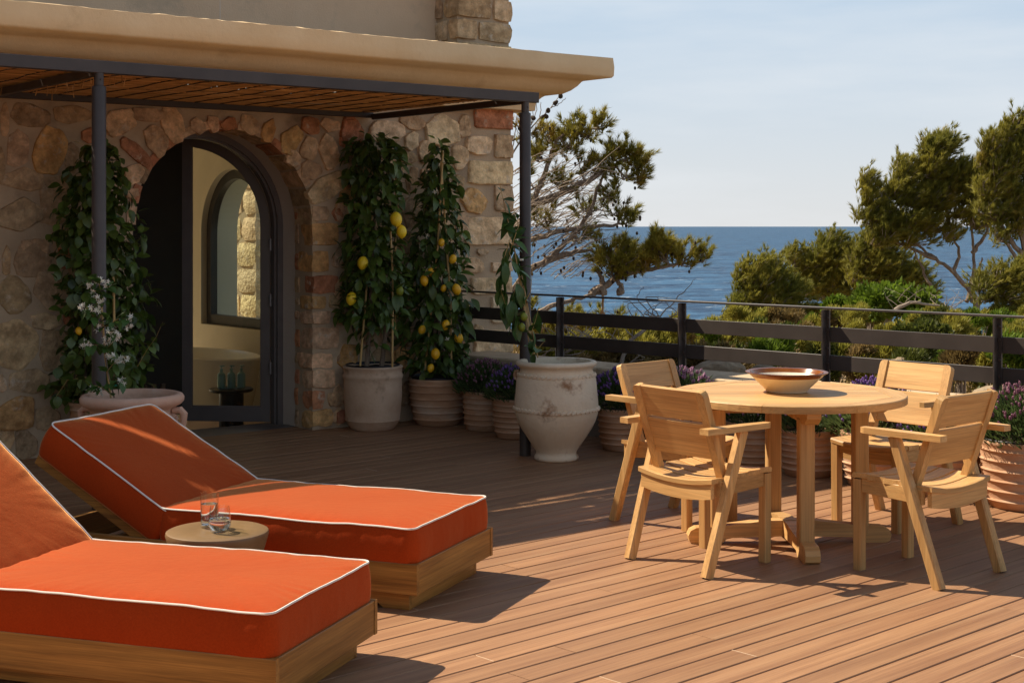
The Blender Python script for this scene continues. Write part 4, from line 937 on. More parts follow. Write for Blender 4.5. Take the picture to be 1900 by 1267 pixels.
# pink planter behind the lounger
PP = [(.150,0),(.165,.01),(.165,.03),(.146,.05),(.150,.08),(.185,.17),(.225,.28),(.247,.38),(.250,.44),(.240,.52),(.226,.575),(.222,.60),(.235,.618),(.262,.632),(.276,.648),(.278,.668),(.268,.684),(.250,.690),(.232,.684),(.222,.66),(.218,.58),(.001,.58)]
plr = pot('urn', 'pinkish terracotta urn with a flared rim behind the lounger backrest', PP, M['planter'], -2.07, 7.93, .218, .60, 'big rope banded clay urns', wob=.003)
rope(.236, .548, 44, .019, R(28)).build('rope_band', M['planter'], plr)
for a0 in (-8, 172):
    a = A(a0)-plr.rotation_euler.z; d = Vector((math.cos(a), math.sin(a), 0))
    MB().tube([d*.232+Vector((0,0,.60)), d*.275+Vector((0,0,.605)), d*.295+Vector((0,0,.585)), d*.290+Vector((0,0,.53)), d*.262+Vector((0,0,.46)), d*.246+Vector((0,0,.44))], [.018,.020,.020,.018,.017,.016], 10).build('handle', M['planter'], plr)
pot('clay_pot', 'ribbed tan pot of the tall vine, half hidden behind the pink urn', ribbed(.17,.205,.40,6), M['terra_ribbed'], -2.83, 10.02, .18, .385, 'plant pots on the deck', False)
LAV = [  # x, y, base r, top r, height, material, flower, bush r, bush h, pot label, plant label
 (-.20,11.48,.165,.185,.31,'terra_ribbed','lav_plum',.24,.25,'ribbed brown pot of lavender in the shade right of the second lemon tree','mauve lavender in full shade in front of the railing corner',1),
 (.03,11.05,.15,.175,.30,'terra_orange','lav_purple',.22,.26,'orange clay pot almost hidden behind the left side of the white urn','purple lavender peeping out left of the white urn',0),
 (.80,10.46,.15,.18,.30,'terra_ribbed','lav_purple',.26,.30,'ribbed pot of lavender just right of the white urn','deep purple lavender between the white urn and the far left chair',1),
 (1.20,10.10,.15,.18,.30,'terra_ribbed','lav_pink',.25,.33,'ribbed pot hidden behind the far left chair','pinkish lavender behind the backs of the left chairs',0),
 (1.60,9.68,.155,.185,.31,'terra_ribbed','lav_pink',.25,.26,'dark ribbed pot seen under the table left of its legs','half shaded lavender seen under the table left of its legs',1),
 (1.91,9.38,.155,.185,.30,'terra_orange','lav_pink',.25,.27,'warm ribbed pot seen between the table legs and the far right chair','pink tipped lavender seen just right of the table legs',0),
 (2.245,9.02,.165,.20,.33,'terra_orange','lav_purple',.29,.34,'sunlit ribbed pot behind the seat of the far right chair','violet flowered lavender behind the far right chair',0),
 (2.60,8.70,.17,.205,.31,'terra_orange','lav_purple',.29,.28,'ribbed pot in shade between the two right hand chairs','lavender mostly hidden by the front right chair back',0),
 (2.945,8.32,.215,.262,.385,'terra_orange','lav_plum',.335,.32,'big ribbed terracotta pot cut off by the right edge','plum red lavender in the big pot at the right edge',1)]
def lavender(label, loc, br, bh, fm, z):
    t = thing('lavender', label, 'lavender', loc, rnd(0,6), 'lavender plants along the railing')
    mb = MB(); fl = MB()
    n = int(2300*(br/.25)**2)
    for i in range(n):
        a = rnd(0, 2*math.pi); q = math.sqrt(random.random()); r = br*q
        zz = bh*(1-.62*q**2.4)*rnd(.2, 1.0)**.7
        p = Vector((r*math.cos(a), r*math.sin(a), zz*.9-.03*(q > .85)))
        d = Vector((math.cos(a)*q*.9+rnd(-.45,.45), math.sin(a)*q*.9+rnd(-.45,.45), rnd(.25,1.1))).normalized()
        l_ = rnd(.035,.075); s = d.cross(sph()).normalized()*rnd(.0025,.0042)
        mb.add([p-s, p+s, p+d*l_*.6+s*.9, p+d*l_, p+d*l_*.6-s*.9], [(0,1,2,3,4)])
    for i in range(60):
        a = rnd(0, 2*math.pi); r = br*.5*random.random(); p = Vector((r*.3*math.cos(a), r*.3*math.sin(a), -.03)); q = Vector((br*rnd(.3,.9)*math.cos(a), br*rnd(.3,.9)*math.sin(a), bh*rnd(.2,.6)))
        mb.tube([p, p.lerp(q,.5)+Vector((0,0,.03)), q], .0025, 3, False)
    stuff(mb.build('foliage', M['lav_leaf'], t, False))
    nf = int(190*(br/.25)**2)
    for i in range(nf):
        a = rnd(0, 2*math.pi); q = math.sqrt(random.random()); r = br*q*1.03
        zz = bh*(1-.62*q**2.4)+rnd(-.02,.02); p = Vector((r*math.cos(a), r*math.sin(a), zz)); d = Vector((math.cos(a)*q*.6+rnd(-.3,.3), math.sin(a)*q*.6+rnd(-.3,.3), 1)).normalized()
        h = rnd(.011,.017); M3 = d.to_track_quat('Z','Y').to_matrix()
        fl.ball(p, (.0085,.0085,h), M3, 6, 4)
        if random.random() < .4:
            for k in range(2):
                e = (d+sph()*.7).normalized(); s = d.cross(e).normalized()*.004; b = p+d*h*.7; fl.add([b-s, b+s, b+e*.014], [(0,1,2)])
    stuff(fl.build('flowers', M[fm], t))
    return t
for x, y_, r0, r1, h, mt, fm, br, bh, lp, ll, ln in LAV:
    pot('clay_pot', lp, ribbed(r0, r1, h, 6), M[mt], x, y_, r1-.024, h-.02, 'plant pots on the deck', bool(ln))
    lavender(ll, W(x, y_, h-.02), br, bh, fm, h)
# ------------------------------------------------------------------ lemon trees, vines
def leaf_mesh(nm, L_, w, mat, fold=.25, curl=.2, tip=1.0):
    mb = MB(); vs = []; fs = []
    pr = [(0,.06),(.12,.5),(.32,.95),(.52,1.0),(.74,.72),(.9,.32),(1.0,.02)]
    for t, k in pr:
        z = -curl*L_*t*t; c = w/2*k
        vs += [(t*L_, -c, z+fold*c), (t*L_, 0, z), (t*L_, c, z+fold*c)]
    for i in range(len(pr)-1): a = i*3; fs += [(a, a+3, a+4, a+1), (a+1, a+4, a+5, a+2)]
    mb.add([(-.18*L_, -.001, .0), (-.18*L_, .001, 0)], []); n0 = 2
    mb.add(vs, fs); mb.f.append((0, 2+0, 2+2, 1))
    return mb.mesh(nm, mat)
LEAF = [leaf_mesh('leaf', .10, .056, M['lemonleaf']), leaf_mesh('leaf', .115, .060, M['lemonleaf'], .3, .35), leaf_mesh('leaf', .085, .050, M['lemonleaf'], .15, .1)]
VLEAF = [leaf_mesh('leaf', .085, .066, M['lemonleaf'], .2, .25), leaf_mesh('leaf', .07, .058, M['lemonleaf'], .1, .15)]
PLEAF = [leaf_mesh('leaf', .115, .056, M['paleleaf'], .2, .3), leaf_mesh('leaf', .09, .050, M['paleleaf'], .25, .15), leaf_mesh('leaf', .14, .058, M['paleleaf'], .2, .4)]
JLEAF = [leaf_mesh('leaf', .062, .034, M['paleleaf'], .2, .2)]
def leaf_rot(d, twist):
    q = d.to_track_quat('X', 'Z'); return (q.to_matrix() @ Matrix.Rotation(twist, 3, 'X')).to_euler()
def bake(mb, me, loc, eul, s):
    Mx = Matrix.Translation(loc) @ eul.to_matrix().to_4x4() @ Matrix.Scale(s, 4)
    mb.add([Mx @ v.co for v in me.vertices], [tuple(p.vertices) for p in me.polygons])
def column_plant(name, label, cat, loc, group, prof, nleaf, nin, leaves, view, stems, stakes, fruit=(), flowers=(), droop=.5, bald=lambda z, a: 0, wobs=1.35):
    """prof: (z, radius); leaves outermost first as single parts, the inner mass as stuff"""
    t = thing(name, label, cat, loc, 0, group)
    for p, r in stems: MB().tube(p, r, 7).build('trunk', M['bark'], t)
    for p in stakes: MB().tube(p, .0085, 7).build('cane_stake', M['bamboo'], t)
    zs = [p[0] for p in prof]; rs = [p[1] for p in prof]
    crown = MB(); seed = rnd(0, 50)
    def rad(z, a): return float(np.interp(z, zs, rs))*(1+.28*noise.noise(Vector((math.cos(a)*1.3, math.sin(a)*1.3, z*4.2+seed)))*wobs+.20*noise.noise(Vector((math.cos(a)*3, math.sin(a)*3, z*9+seed)))*wobs)
    zz = np.linspace(zs[0], zs[-1], 200); wts = np.array([max(.02, float(np.interp(z, zs, rs))) for z in zz]); wts /= wts.sum()
    ax = lambda z: Vector((.03*math.sin(z*3+seed), .03*math.cos(z*2.3+seed), 0))
    def place(frac):
        for _ in range(30):
            z = float(RS.choice(zz, p=wts))+rnd(-.01,.01); a = rnd(0, 2*math.pi)
            if random.random() < bald(z, a): continue
            r = rad(z, a)*frac(); p = ax(z)+Vector((r*math.cos(a), r*math.sin(a), z))
            d = Vector((math.cos(a)*.6, math.sin(a)*.6, rnd(-1.5, .25)*droop*1.6))+sph()*.5
            return p, d.normalized()
        return p, d.normalized()
    for i in range(nin):
        p, d = place(lambda: rnd(.25, .92)); bake(crown, random.choice(leaves), p, leaf_rot(d, rnd(-.8,.8)), rnd(.75,1.15))
    for i in range(46):                                # twigs
        p, d = place(lambda: rnd(.6,1.0)); b = ax(p.z-.12)+Vector((p.x*.15, p.y*.15, p.z-.14))
        crown.tube([b, b.lerp(p,.55)+Vector((0,0,.02)), p], [.004,.003,.0018], 4, False)
    cr = stuff(crown.build('crown', M['lemonleaf_mass'] if leaves is not PLEAF else M['paleleaf'], t, True, 60))
    got = 0; tries = 0
    while got < nleaf and tries < nleaf*6:
        tries += 1; p, d = place(lambda: rnd(.86, 1.06))
        wp = Vector(loc)+p
        if Vector((p.x, p.y, 0)).dot(Vector((-loc[0], -loc[1], 0)).normalized()) < -.03: continue    # leaves on the side facing the terrace
        o = link('leaf', random.choice(leaves), t, p, leaf_rot(d, rnd(-.7,.7))); s = rnd(.6, 1.25); o.scale = (s, s, s); got += 1
    for p, sz, mt in fruit:
        mb = MB(); d = (Vector((0,0,-1))+sph()*.35).normalized(); M3 = d.to_track_quat('Z','Y').to_matrix(); n_ = 14; m_ = 10; vs = []; fs = []
        for i in range(m_+1):
            th = math.pi*i/m_
            rr_ = math.sin(th)**.92; zc = math.cos(th)*1.22; zc += .16*math.exp(-(th/.28)**2)+(-.10*math.exp(-((math.pi-th)/.3)**2))
            for k in range(n_):
                a = 2*math.pi*k/n_; vs.append(M3 @ Vector((rr_*math.cos(a)*sz, rr_*math.sin(a)*sz, zc*sz)))
        for i in range(m_):
            for k in range(n_): a, b = i*n_+k, i*n_+(k+1) % n_; fs.append((a, a+n_, b+n_, b))
        mb.add(vs, fs); o = mb.build('lemon', M[mt], t); o.location = p
        MB().tube([p-d*sz*1.2, p-d*sz*1.2+Vector((0,0,.03))], .002, 5).build('fruit_stalk', M['bark'], t)
    for p in flowers: flower(t, p, .022)
    return t
fl_mesh = {}
def flower(par, p, s):
    if 'f' not in fl_mesh:
        mb = MB()
        for k in range(5):
            a = 2*math.pi*k/5; d = Vector((math.cos(a), math.sin(a), .25)); t_ = Vector((-math.sin(a), math.cos(a), .12))*.22
            mb.add([(0,0,0), d*.45+t_, d*1.0+t_*.6, d*1.0-t_*.5, d*.45-t_], [(0,1,2,3,4)])
        mb.tube([(0,0,-.9),(0,0,0)], [.06,.1], 5, False)
        fl_mesh['f'] = mb.mesh('flower', M['petal'], False)
    o = link('flower', fl_mesh['f'], par, p, (rnd(-1.2,1.2)+.6, rnd(-1,1), rnd(0,6))); o.scale = (s, s, s); return o
def fr(cx, cy, Y, u, v, sz, mt, back=.0):            # fruit sighted from the terrace, relative to a plant base
    k = (u-950)/2700; yy = Y-back; return (W(k*yy, yy, H-(v-420)/2700*yy)-W(cx, cy), sz, mt)
l1 = (-1.10, 11.50); l2 = (-.60, 11.80); b1, b2 = .49, .37
cxv = lambda x, y_, z: Vector((x, y_, z))
def stemset(seed, h, z0, k):
    r_ = random.Random(seed); out_ = []
    for i in range(k):
        a = r_.uniform(0,6.28); q = .06+.03*i
        out_.append(([Vector((q*math.cos(a), q*math.sin(a), z0)), Vector((q*.7*math.cos(a), q*.9*math.sin(a), z0+h*.3)), Vector((q*.5*math.cos(a+1), q*.5*math.sin(a+1), z0+h*.65)), Vector((.02*math.cos(a), .02*math.sin(a), z0+h))], [.017,.014,.010,.005]))
    return out_
view = Vector((0,0,0))
def uv2(cx, cy, u, v, Y): return S(u, v, Y)-W(cx, cy)
st1 = [[uv2(*l1,668,682,11.36), uv2(*l1,678,560,11.36), uv2(*l1,690,400,11.42)], [uv2(*l1,728,682,11.36), uv2(*l1,729,520,11.36), uv2(*l1,724,410,11.4)], [uv2(*l1,733,620,11.6), uv2(*l1,735,300,11.6)]]
column_plant('lemon_tree', 'lemon tree with four bright yellow lemons trained upright beside the door', 'lemon tree', W(*l1), 'lemon trees on the deck',
  [(.64,.10),(.76,.19),(.92,.24),(1.1,.235),(1.35,.215),(1.6,.205),(1.85,.21),(2.05,.22),(2.2,.215),(2.29,.17),(2.34,.05)], 295, 880, LEAF, view,
  [([uv2(*l1,680,684,11.5), uv2(*l1,686,600,11.5), uv2(*l1,690,480,11.5), uv2(*l1,700,330,11.5)],[.020,.017,.013,.006]), ([uv2(*l1,708,684,11.52), uv2(*l1,716,610,11.5), uv2(*l1,702,520,11.45), uv2(*l1,715,380,11.5)],[.021,.018,.014,.006])], st1,
  [fr(*l1,11.5,735,407,0.0462,'lemon',.26), fr(*l1,11.5,745,430,0.0407,'lemon',.24), fr(*l1,11.5,673,488,0.0418,'lemon',.27), fr(*l1,11.5,652,554,0.0418,'lemon',.25), fr(*l1,11.5,742,540,.03,'greenfruit',.2)],
  bald=lambda z, a: .8 if z < .86 else .14)
st2 = [[uv2(*l2,838,690,11.66), uv2(*l2,836,560,11.66), uv2(*l2,818,300,11.7)], [uv2(*l2,788,690,11.66), uv2(*l2,812,460,11.66), uv2(*l2,822,280,11.7)]]
column_plant('lemon_tree', 'narrower lemon tree with many deep yellow lemons next to the railing', 'lemon tree', W(*l2), 'lemon trees on the deck',
  [(.42,.20),(.55,.22),(.8,.235),(1.0,.24),(1.2,.24),(1.4,.225),(1.6,.205),(1.8,.18),(2.0,.13),(2.15,.09),(2.24,.05),(2.32,.02)], 295, 880, LEAF, view,
  [([uv2(*l2,800,690,11.8), uv2(*l2,812,560,11.75), uv2(*l2,812,420,11.78), uv2(*l2,820,290,11.8)],[.018,.015,.011,.006]), ([uv2(*l2,826,690,11.8), uv2(*l2,812,590,11.72), uv2(*l2,825,500,11.7)],[.016,.012,.007])], st2,
  [fr(*l2,11.8,u,v,s,'orange_lemon',b) for u,v,s,b in ((819,450,.026,.24),(840,481,.030,.25),(800,505,.028,.22),(787,521,.034,.26),(847,537,.036,.25),(827,603,.033,.26),(783,612,.030,.22),(851,627,.036,.22),(808,656,.036,.26),(799,683,.028,.24),(823,535,.024,.2))],
  flowers=[uv2(*l2,807,357,11.55), uv2(*l2,830,630,11.54), uv2(*l2,793,437,11.55)], bald=lambda z, a: .08)
vx = (-2.83, 10.02)
column_plant('climbing_vine', 'tall dark leafy vine climbing the wall left of the door behind the post', 'vine', W(*vx), None,
  [(.38,.20),(.5,.34),(.62,.30),(.8,.30),(1.0,.29),(1.25,.30),(1.5,.29),(1.7,.24),(1.9,.19),(2.05,.15),(2.15,.09),(2.2,.03)], 295, 1500, VLEAF, view,
  stemset(4, 1.5, .4, 3), [[uv2(*vx,172,740,9.9), uv2(*vx,176,600,9.9)], [uv2(*vx,212,600,9.8), uv2(*vx,210,480,9.8)]],
  [fr(*vx,10.02,146,614,.022,'orange_lemon',.25)], bald=lambda z, a: .12, droop=.7)
# twig with pale leaves leaning out of the vine towards the door
def spray(par, base, pts, leaves, every=.05, size=1.0, hang=.2, r=.003, both=True, mat='paleleaf'):
    MB().tube(pts, [r*(1-.6*i/(len(pts)-1)) for i in range(len(pts))], 5).build('stem', M['bark'] if mat == 'bark' else M['bamboo'], par)
    for i in range(len(pts)-1):
        a, b = Vector(pts[i]), Vector(pts[i+1]); n = max(1, int((b-a).length/every))
        for j in range(n):
            p = a.lerp(b, (j+rnd(.2,.8))/n)
            for s in ((-1, 1) if both else (random.choice((-1,1)),)):
                d = ((b-a).normalized()*.5+sph()*.75+Vector((0,0,-hang))).normalized()
                o = link('leaf', random.choice(leaves), par, p, leaf_rot(d, rnd(-.6,.6))); k = size*rnd(.7,1.15); o.scale = (k,k,k)
vine = [o for o in C.objects if o.name.startswith('climbing_vine')][0]
spray(vine, None, [uv2(*vx,255,680,9.75), uv2(*vx,272,650,9.7), uv2(*vx,290,625,9.65), uv2(*vx,302,598,9.62)], VLEAF, .09, .9, .3, .002, False)
spray(vine, None, [uv2(*vx,170,270,9.9), uv2(*vx,152,268,9.85), uv2(*vx,128,258,9.8)], VLEAF, .09, .9, .1, .002, False)
spray(vine, None, [uv2(*vx,160,700,9.8), uv2(*vx,125,705,9.7), uv2(*vx,98,745,9.7)], VLEAF, .06, 1.1, .5, .003)

# climber on canes in the whitewashed urn
ux = (.305, 10.0)
cl = thing('potted_climber', 'loose green climber tied to canes growing out of the white urn', 'plant', W(*ux, .615))
def cu(u, v, Y): return S(u, v, Y)-W(*ux, .615)
for p in ([cu(992,664,9.95), cu(975,560,10.0), cu(948,430,10.05)], [cu(986,664,9.98), cu(970,560,10.02), cu(955,470,10.05)], [cu(998,664,9.98), cu(985,600,10.0), cu(966,500,10.05)]): MB().tube(p, [.0045,.0042,.0036], 7).build('cane_stake', M['bamboo'], cl)
spray(cl, None, [cu(990,660,9.94), cu(972,560,9.96), cu(950,440,10.0), cu(940,400,10.0), cu(928,345,10.0)], PLEAF, 0.068, 1.16, .5, .006)
spray(cl, None, [cu(955,500,9.95), cu(945,470,9.92), cu(962,420,9.95), cu(950,380,9.95)], PLEAF, 0.064, 1.10, .4, .004)
spray(cl, None, [cu(948,440,9.95), cu(935,480,9.9), cu(930,540,9.88), cu(945,590,9.88)], PLEAF, 0.044, 1.22, 1.3, .003)
spray(cl, None, [cu(960,520,9.92), cu(950,560,9.88), cu(958,600,9.88)], PLEAF, 0.044, 1.22, 1.2, .003)
spray(cl, None, [cu(975,560,9.92), cu(985,540,9.9), cu(990,470,9.9), cu(1000,430,9.9)], PLEAF, 0.096, 1.16, .6, .0025, False)
spray(cl, None, [cu(985,620,9.92), cu(992,600,9.9), cu(1000,570,9.9)], PLEAF, 0.080, 1.16, .8, .0025, False)
spray(cl, None, [cu(992,655,9.88), cu(1004,640,9.86), cu(1012,632,9.86)], PLEAF, 0.064, 1.10, .2, .0025, False)
for u, v in ((972,588),(968,607)): MB().ball(cu(u,v,9.9), (.026,.026,.030), None, 12, 8).build('fruit', M['greenfruit'], cl)
for u, v in ((968,482),(958,445)): MB().box(cu(u,v,9.96), (.03,.02,.012), rz=.5).build('tie', M['petal'], cl, False)
# jasmine in the pink urn
jx = (-2.07, 7.93)
ja = thing('jasmine', 'flowering white jasmine tied to a cane in the pink urn behind the lounger', 'jasmine', W(*jx, .60))
def cj(u, v, Y): return S(u, v, Y)-W(*jx, .60)
MB().tube([cj(212,738,7.92), cj(200,690,7.92), cj(186,590,7.92), cj(182,525,7.92)], .004, 6).build('stem', M['bark'], ja)
MB().tube([cj(206,738,7.95), cj(195,660,7.95), cj(188,560,7.96)], .0055, 6).build('cane_stake', M['bamboo'], ja)
MB().lathe([(.016,-.006),(.019,0),(.016,.006)], 12, c=tuple(cj(206,716,7.93))).box(cj(214,715,7.9), (.03,.012,.008)).build('plant_tie', M['tie'], ja)
JB = [[(186,600),(172,585),(160,570)], [(184,560),(172,545),(164,520)], [(186,590),(190,560),(184,525)], [(190,640),(176,640),(160,640)], [(188,610),(205,600),(222,590),(238,592)], [(192,650),(205,640),(215,620),(212,612)], [(198,690),(210,675),(222,668),(232,662)], [(202,715),(215,705),(228,708)], [(205,730),(190,720),(176,715),(168,722)], [(184,540),(196,535),(204,530)]]
for br in JB:
    pts = [cj(u, v, 7.90-.03*i) for i, (u, v) in enumerate(br)]
    spray(ja, None, pts, JLEAF, .020, 1.15, .2, .0022)
for u, v, n in ((184,520,10),(166,528,6),(200,527,6),(173,545,8),(186,556,12),(153,570,8),(173,572,6),(182,575,8),(236,592,9),(238,606,7),(155,642,9),(164,636,5),(182,610,5),(205,612,8),(214,620,14),(216,628,10),(199,632,8),(222,668,14),(206,663,10),(233,667,9),(226,707,8),(166,722,6),(184,726,7)):
    for i in range(n): flower(ja, cj(u+rnd(-7,7), v+rnd(-6,6), 7.83+rnd(-.03,.03)), rnd(.0115,.0155))

# ------------------------------------------------------------------ pines and shrubs beyond the railing
def tufts(mb, c, axis, n, Lr, w, spread):
    x = axis.cross(sph()); x.normalize(); y_ = axis.cross(x)
    for i in range(n):
        a = rnd(0, 6.283); k = spread*math.sqrt(random.random())
        d = (axis+(x*math.cos(a)+y_*math.sin(a))*k).normalized(); l_ = Lr*rnd(.7,1.1); b = c+axis*rnd(-.25,.15)*Lr
        s = d.cross(sph()).normalized()*w
        mb.add([b-s, b+s, b+d*l_], [(0,1,2)])
def limb(mb, pts, r0, r1, jit=.0, n=7):
    P = [Vector(p) for p in pts]; out_ = []
    for i in range(len(P)-1):                      # Catmull-Rom through the sighted points
        a, b, c, d = P[max(i-1,0)], P[i], P[i+1], P[min(i+2, len(P)-1)]
        for j in range(5):
            t = j/5; q = .5*((2*b)+(c-a)*t+(2*a-5*b+4*c-d)*t*t+(3*b-a-3*c+d)*t**3); out_.append(q+sph()*jit)
    out_.append(P[-1]); m_ = len(out_)
    mb.tube(out_, [r0+(r1-r0)*i/(m_-1) for i in range(m_)], n); return out_
def pine(name, label, group, Y, trunkpts, clusters, nt, nn, Lr, w, mat, wind=(.5,0,.7), bare=0, cones=0, r0=.12, spread=.8, twig=.006, basez=None, dpt=1.0, seed=1, plume=.30):
    random.seed(seed)
    base = S(*trunkpts[0][0], Y) if len(trunkpts[0][0]) == 2 else S(*trunkpts[0][0][:2], trunkpts[0][0][2])
    t = thing(name, label, 'pine tree', base, 0, group); W_ = W(wind[0], wind[1], wind[2])
    def sp(p): return (S(p[0], p[1], p[2] if len(p) > 2 else Y)-base)
    tr = MB(); heads = []
    for i, tp in enumerate(trunkpts):
        pts = [sp(p) for p in tp]
        r_ = r0*(1 if i == 0 else .55)
        if i == 0 and basez is not None: pts = [Vector((pts[0].x-.2, pts[0].y, basez-base.z)), ]+pts
        heads += limb(tr, pts, r_, max(.25*r_, twig), .012*Y/15)
    tr.build('trunk', M['pinebark'], t)
    cr = MB(); tw = MB(); cn = MB(); tot = sum(c[2]*c[3]*(c[4] if len(c) > 4 else 1) for c in clusters); px = Y/2700
    for c in clusters:
        u, v, ru, rv = c[:4]; den = c[4] if len(c) > 4 else 1; dy = (c[5] if len(c) > 5 else 0)
        cen = S(u, v, Y+dy)-base-W_*plume*.5; rx, rz_ = ru*px, rv*px
        k = int(nt*ru*rv*den/tot)+1
        h = min(heads, key=lambda q: (q-cen).length)
        mid = cen+Vector((0,0,-rz_*.5)); lb = limb(tw, [h, h.lerp(mid,.5)+sph()*.05*rx, mid], twig*2.2, twig*1.1, .006, 5)
        np_ = max(5, k//9)
        for q in range(np_):                            # feathery plumes swept by the wind
            o_ = sph(); q0 = cen+W(rx*o_.x*.8, rx*.8*dpt*o_.y, rz_*o_.z*.8)*random.random()**.33
            ax = ((q0-mid).normalized()*.75+W_*.9+sph()*.45).normalized(); Lp = plume*rnd(.6,1.25)
            limb(tw, [random.choice(lb[len(lb)//2:]), mid.lerp(q0,.6)+sph()*.05*rx, q0, q0+ax*Lp*.6], twig, twig*.35, .004, 4)
            for i in range(9):
                f = rnd(-.25, 1.0); rr_ = plume*.36*(1.05-f*.85)
                p = q0+ax*Lp*f+sph()*rr_*random.random()**.5
                tufts(cr, p, (ax+sph()*.4).normalized(), nn, Lr*(1-.25*max(f,0)), w, spread)
                if cones and random.random() < cones: cn.ball(p-ax*Lr*.3+sph()*.03, (.014,.014,.02), None, 6, 4)
    for i in range(bare):
        pass
    stuff(cr.build('crown', M[mat], t, False)); stuff(tw.build('branches', M['deadtwig'], t))
    if cones: stuff(cn.build('cones', M['cone'], t))
    return t, base
YL = 15.5
t, base = pine('pine_tree', 'nearest pine leaning in from behind the house corner, full of bare grey twigs', 'pine trees', YL,
  [[(862,810),(878,660),(891,545),(904,430),(924,310),(940,262)], [(880,650),(930,640),(975,602),(1010,575),(1050,560),(1095,548),(1118,545)], [(889,570),(930,560),(985,500),(1020,480),(1060,440),(1090,400),(1110,350),(1125,310)], [(1010,482),(1060,470),(1100,462)], [(1095,548),(1120,530),(1155,512),(1200,500),(1250,490),(1285,486)], [(902,450),(950,430),(985,380),(1010,320),(1035,260),(1060,240)], [(1118,545),(1118,520),(1108,500)], [(899,480),(940,460),(1000,440),(1060,425),(1120,420),(1160,415)], [(985,380),(1040,360),(1100,330),(1150,300),(1180,290)], [(1150,545),(1152,530),(1140,512)]],
  [(1150,470,55,32),(1195,478,48,26,1.1),(1235,462,38,28),(1268,476,30,20),(1300,472,20,13),(1140,495,40,22,.8),(1215,450,28,16),(1062,232,26,18),(1092,240,24,16,.9),(1120,225,20,12),(1055,262,30,18,.8),(1022,245,30,20,.6),(1140,280,28,18),(1176,280,24,18),(1192,300,18,14),(1120,300,26,18,.8),(1160,318,26,16,.7),(1186,325,16,14),(1080,300,30,20,.5),(1140,350,24,18,.6),(1150,385,20,14,.5),(1165,402,14,10,.5),(1100,380,36,24,.4),(1040,330,36,26,.35),(1000,280,36,24,.5),(985,235,26,20,.5),(1010,400,36,24,.25),(1070,430,36,20,.25),(990,560,30,18,.5,.5),(1050,590,50,16,.8,1),(1010,600,40,20,.8,1),(1120,590,60,14,.8,1.2),(985,330,24,30,.4)],
  2700, 20, .110, .0034, 'needle', (.15,-.1,.55), cones=.10, r0=.085, spread=.85, twig=.0075, seed=11, plume=.17)
mb = MB()                                              # sprays of bare wind-bent twigs
for i in range(150):
    u = rnd(965, 1110); v = rnd(290, 500); k = rnd(.5, 1.3)
    if v > 440 and u < 1000: continue
    dp = rnd(-.5,.6); p0 = S(u-40*k, v+26*k+rnd(-8,8), YL+dp); p1 = S(u, v+rnd(-6,6), YL+dp+rnd(-.1,.1)); p2 = S(u+42*k, v-16*k+rnd(-30,22), YL+dp+rnd(-.2,.2))
    limb(mb, [p0-base, p1-base, p2-base], .0055, .002, .008, 4)
    for j in range(2):
        q = p1.lerp(p2, rnd(0,.6)); mb.tube([q-base, q-base+W(rnd(.05,.3), rnd(-.1,.1), rnd(-.12,.14))], [.003,.0015], 3, False)
for tw_ in ([(940,300),(972,255),(1000,222),(1022,200),(1042,172)], [(972,255),(984,235),(989,215),(984,192)], [(1000,222),(1008,216),(1016,202)], [(1022,200),(1034,196),(1050,182)], [(1000,222),(1004,205),(1003,190)], [(950,285),(958,230),(960,198)], [(984,235),(996,205),(994,188)]):
    limb(mb, [S(u, v, YL)-base for u, v in tw_], .011 if len(tw_) == 5 else .006, .003, .006, 5)
mb.build('bare_twigs', M['deadtwig'], t)
for u, v in ((1031,191),(1017,205),(1007,219),(1013,216),(989,219),(1040,178),(960,200)):
    mb = MB(); mb.lathe([(.004,-.034),(.02,-.026),(.026,-.008),(.022,.012),(.012,.028),(.002,.034)], 9, cap=(True,True)); o = mb.build('pine_cone', M['cone'], t); o.location = S(u,v,YL)-base; o.rotation_euler = (rnd(-1,1),rnd(-1,1),0)
mb = MB()
for i in range(45): mb.ball(S(rnd(985,1190), rnd(400,520), YL+rnd(-.3,.3))-base, (.015,.015,.021), None, 6, 4)
stuff(mb.build('pine_cones', M['cone'], t))
YR = 29
pine('pine_tree', 'big wind-bent pine with an open crown and pale forked trunks right of the sea', 'pine trees', YR,
  [[(1812,578),(1806,560),(1800,540),(1770,505),(1735,480),(1700,455)], [(1726,560),(1728,535),(1712,500),(1695,465)], [(1800,545),(1815,500),(1822,478)], [(1795,560),(1803,520),(1806,470),(1800,400),(1790,340)], [(1735,480),(1690,462),(1650,440)], [(1770,505),(1780,470),(1760,420)], [(1806,470),(1830,430),(1840,400)], [(1700,455),(1670,400),(1640,360)], [(1760,420),(1750,340),(1755,280)], [(1750,340),(1700,340),(1680,320)]],
  [(1617,335,13,22),(1625,362,18,20),(1612,392,16,10),(1640,395,30,26),(1660,425,42,22,.6),(1690,312,22,26),(1672,350,24,22),(1740,275,24,24,1.2),(1765,262,20,22),(1742,310,34,26,1.2),(1705,360,34,24,.9),(1695,405,44,22,.9),(1745,365,42,30,.9),(1775,335,28,24,.7),(1800,320,26,28),(1740,410,44,20,.5),(1790,385,32,20,.4),(1700,440,50,14,.4),(1768,430,36,16,.25),(1640,440,28,14,.5),(1818,350,26,34,.7),(1822,405,26,24,.6)],
  9500, 15, .16, .0050, 'needle_far', (.75,.0,.65), r0=.085, spread=.55, twig=.012, seed=21, plume=.33, basez=-3.0)
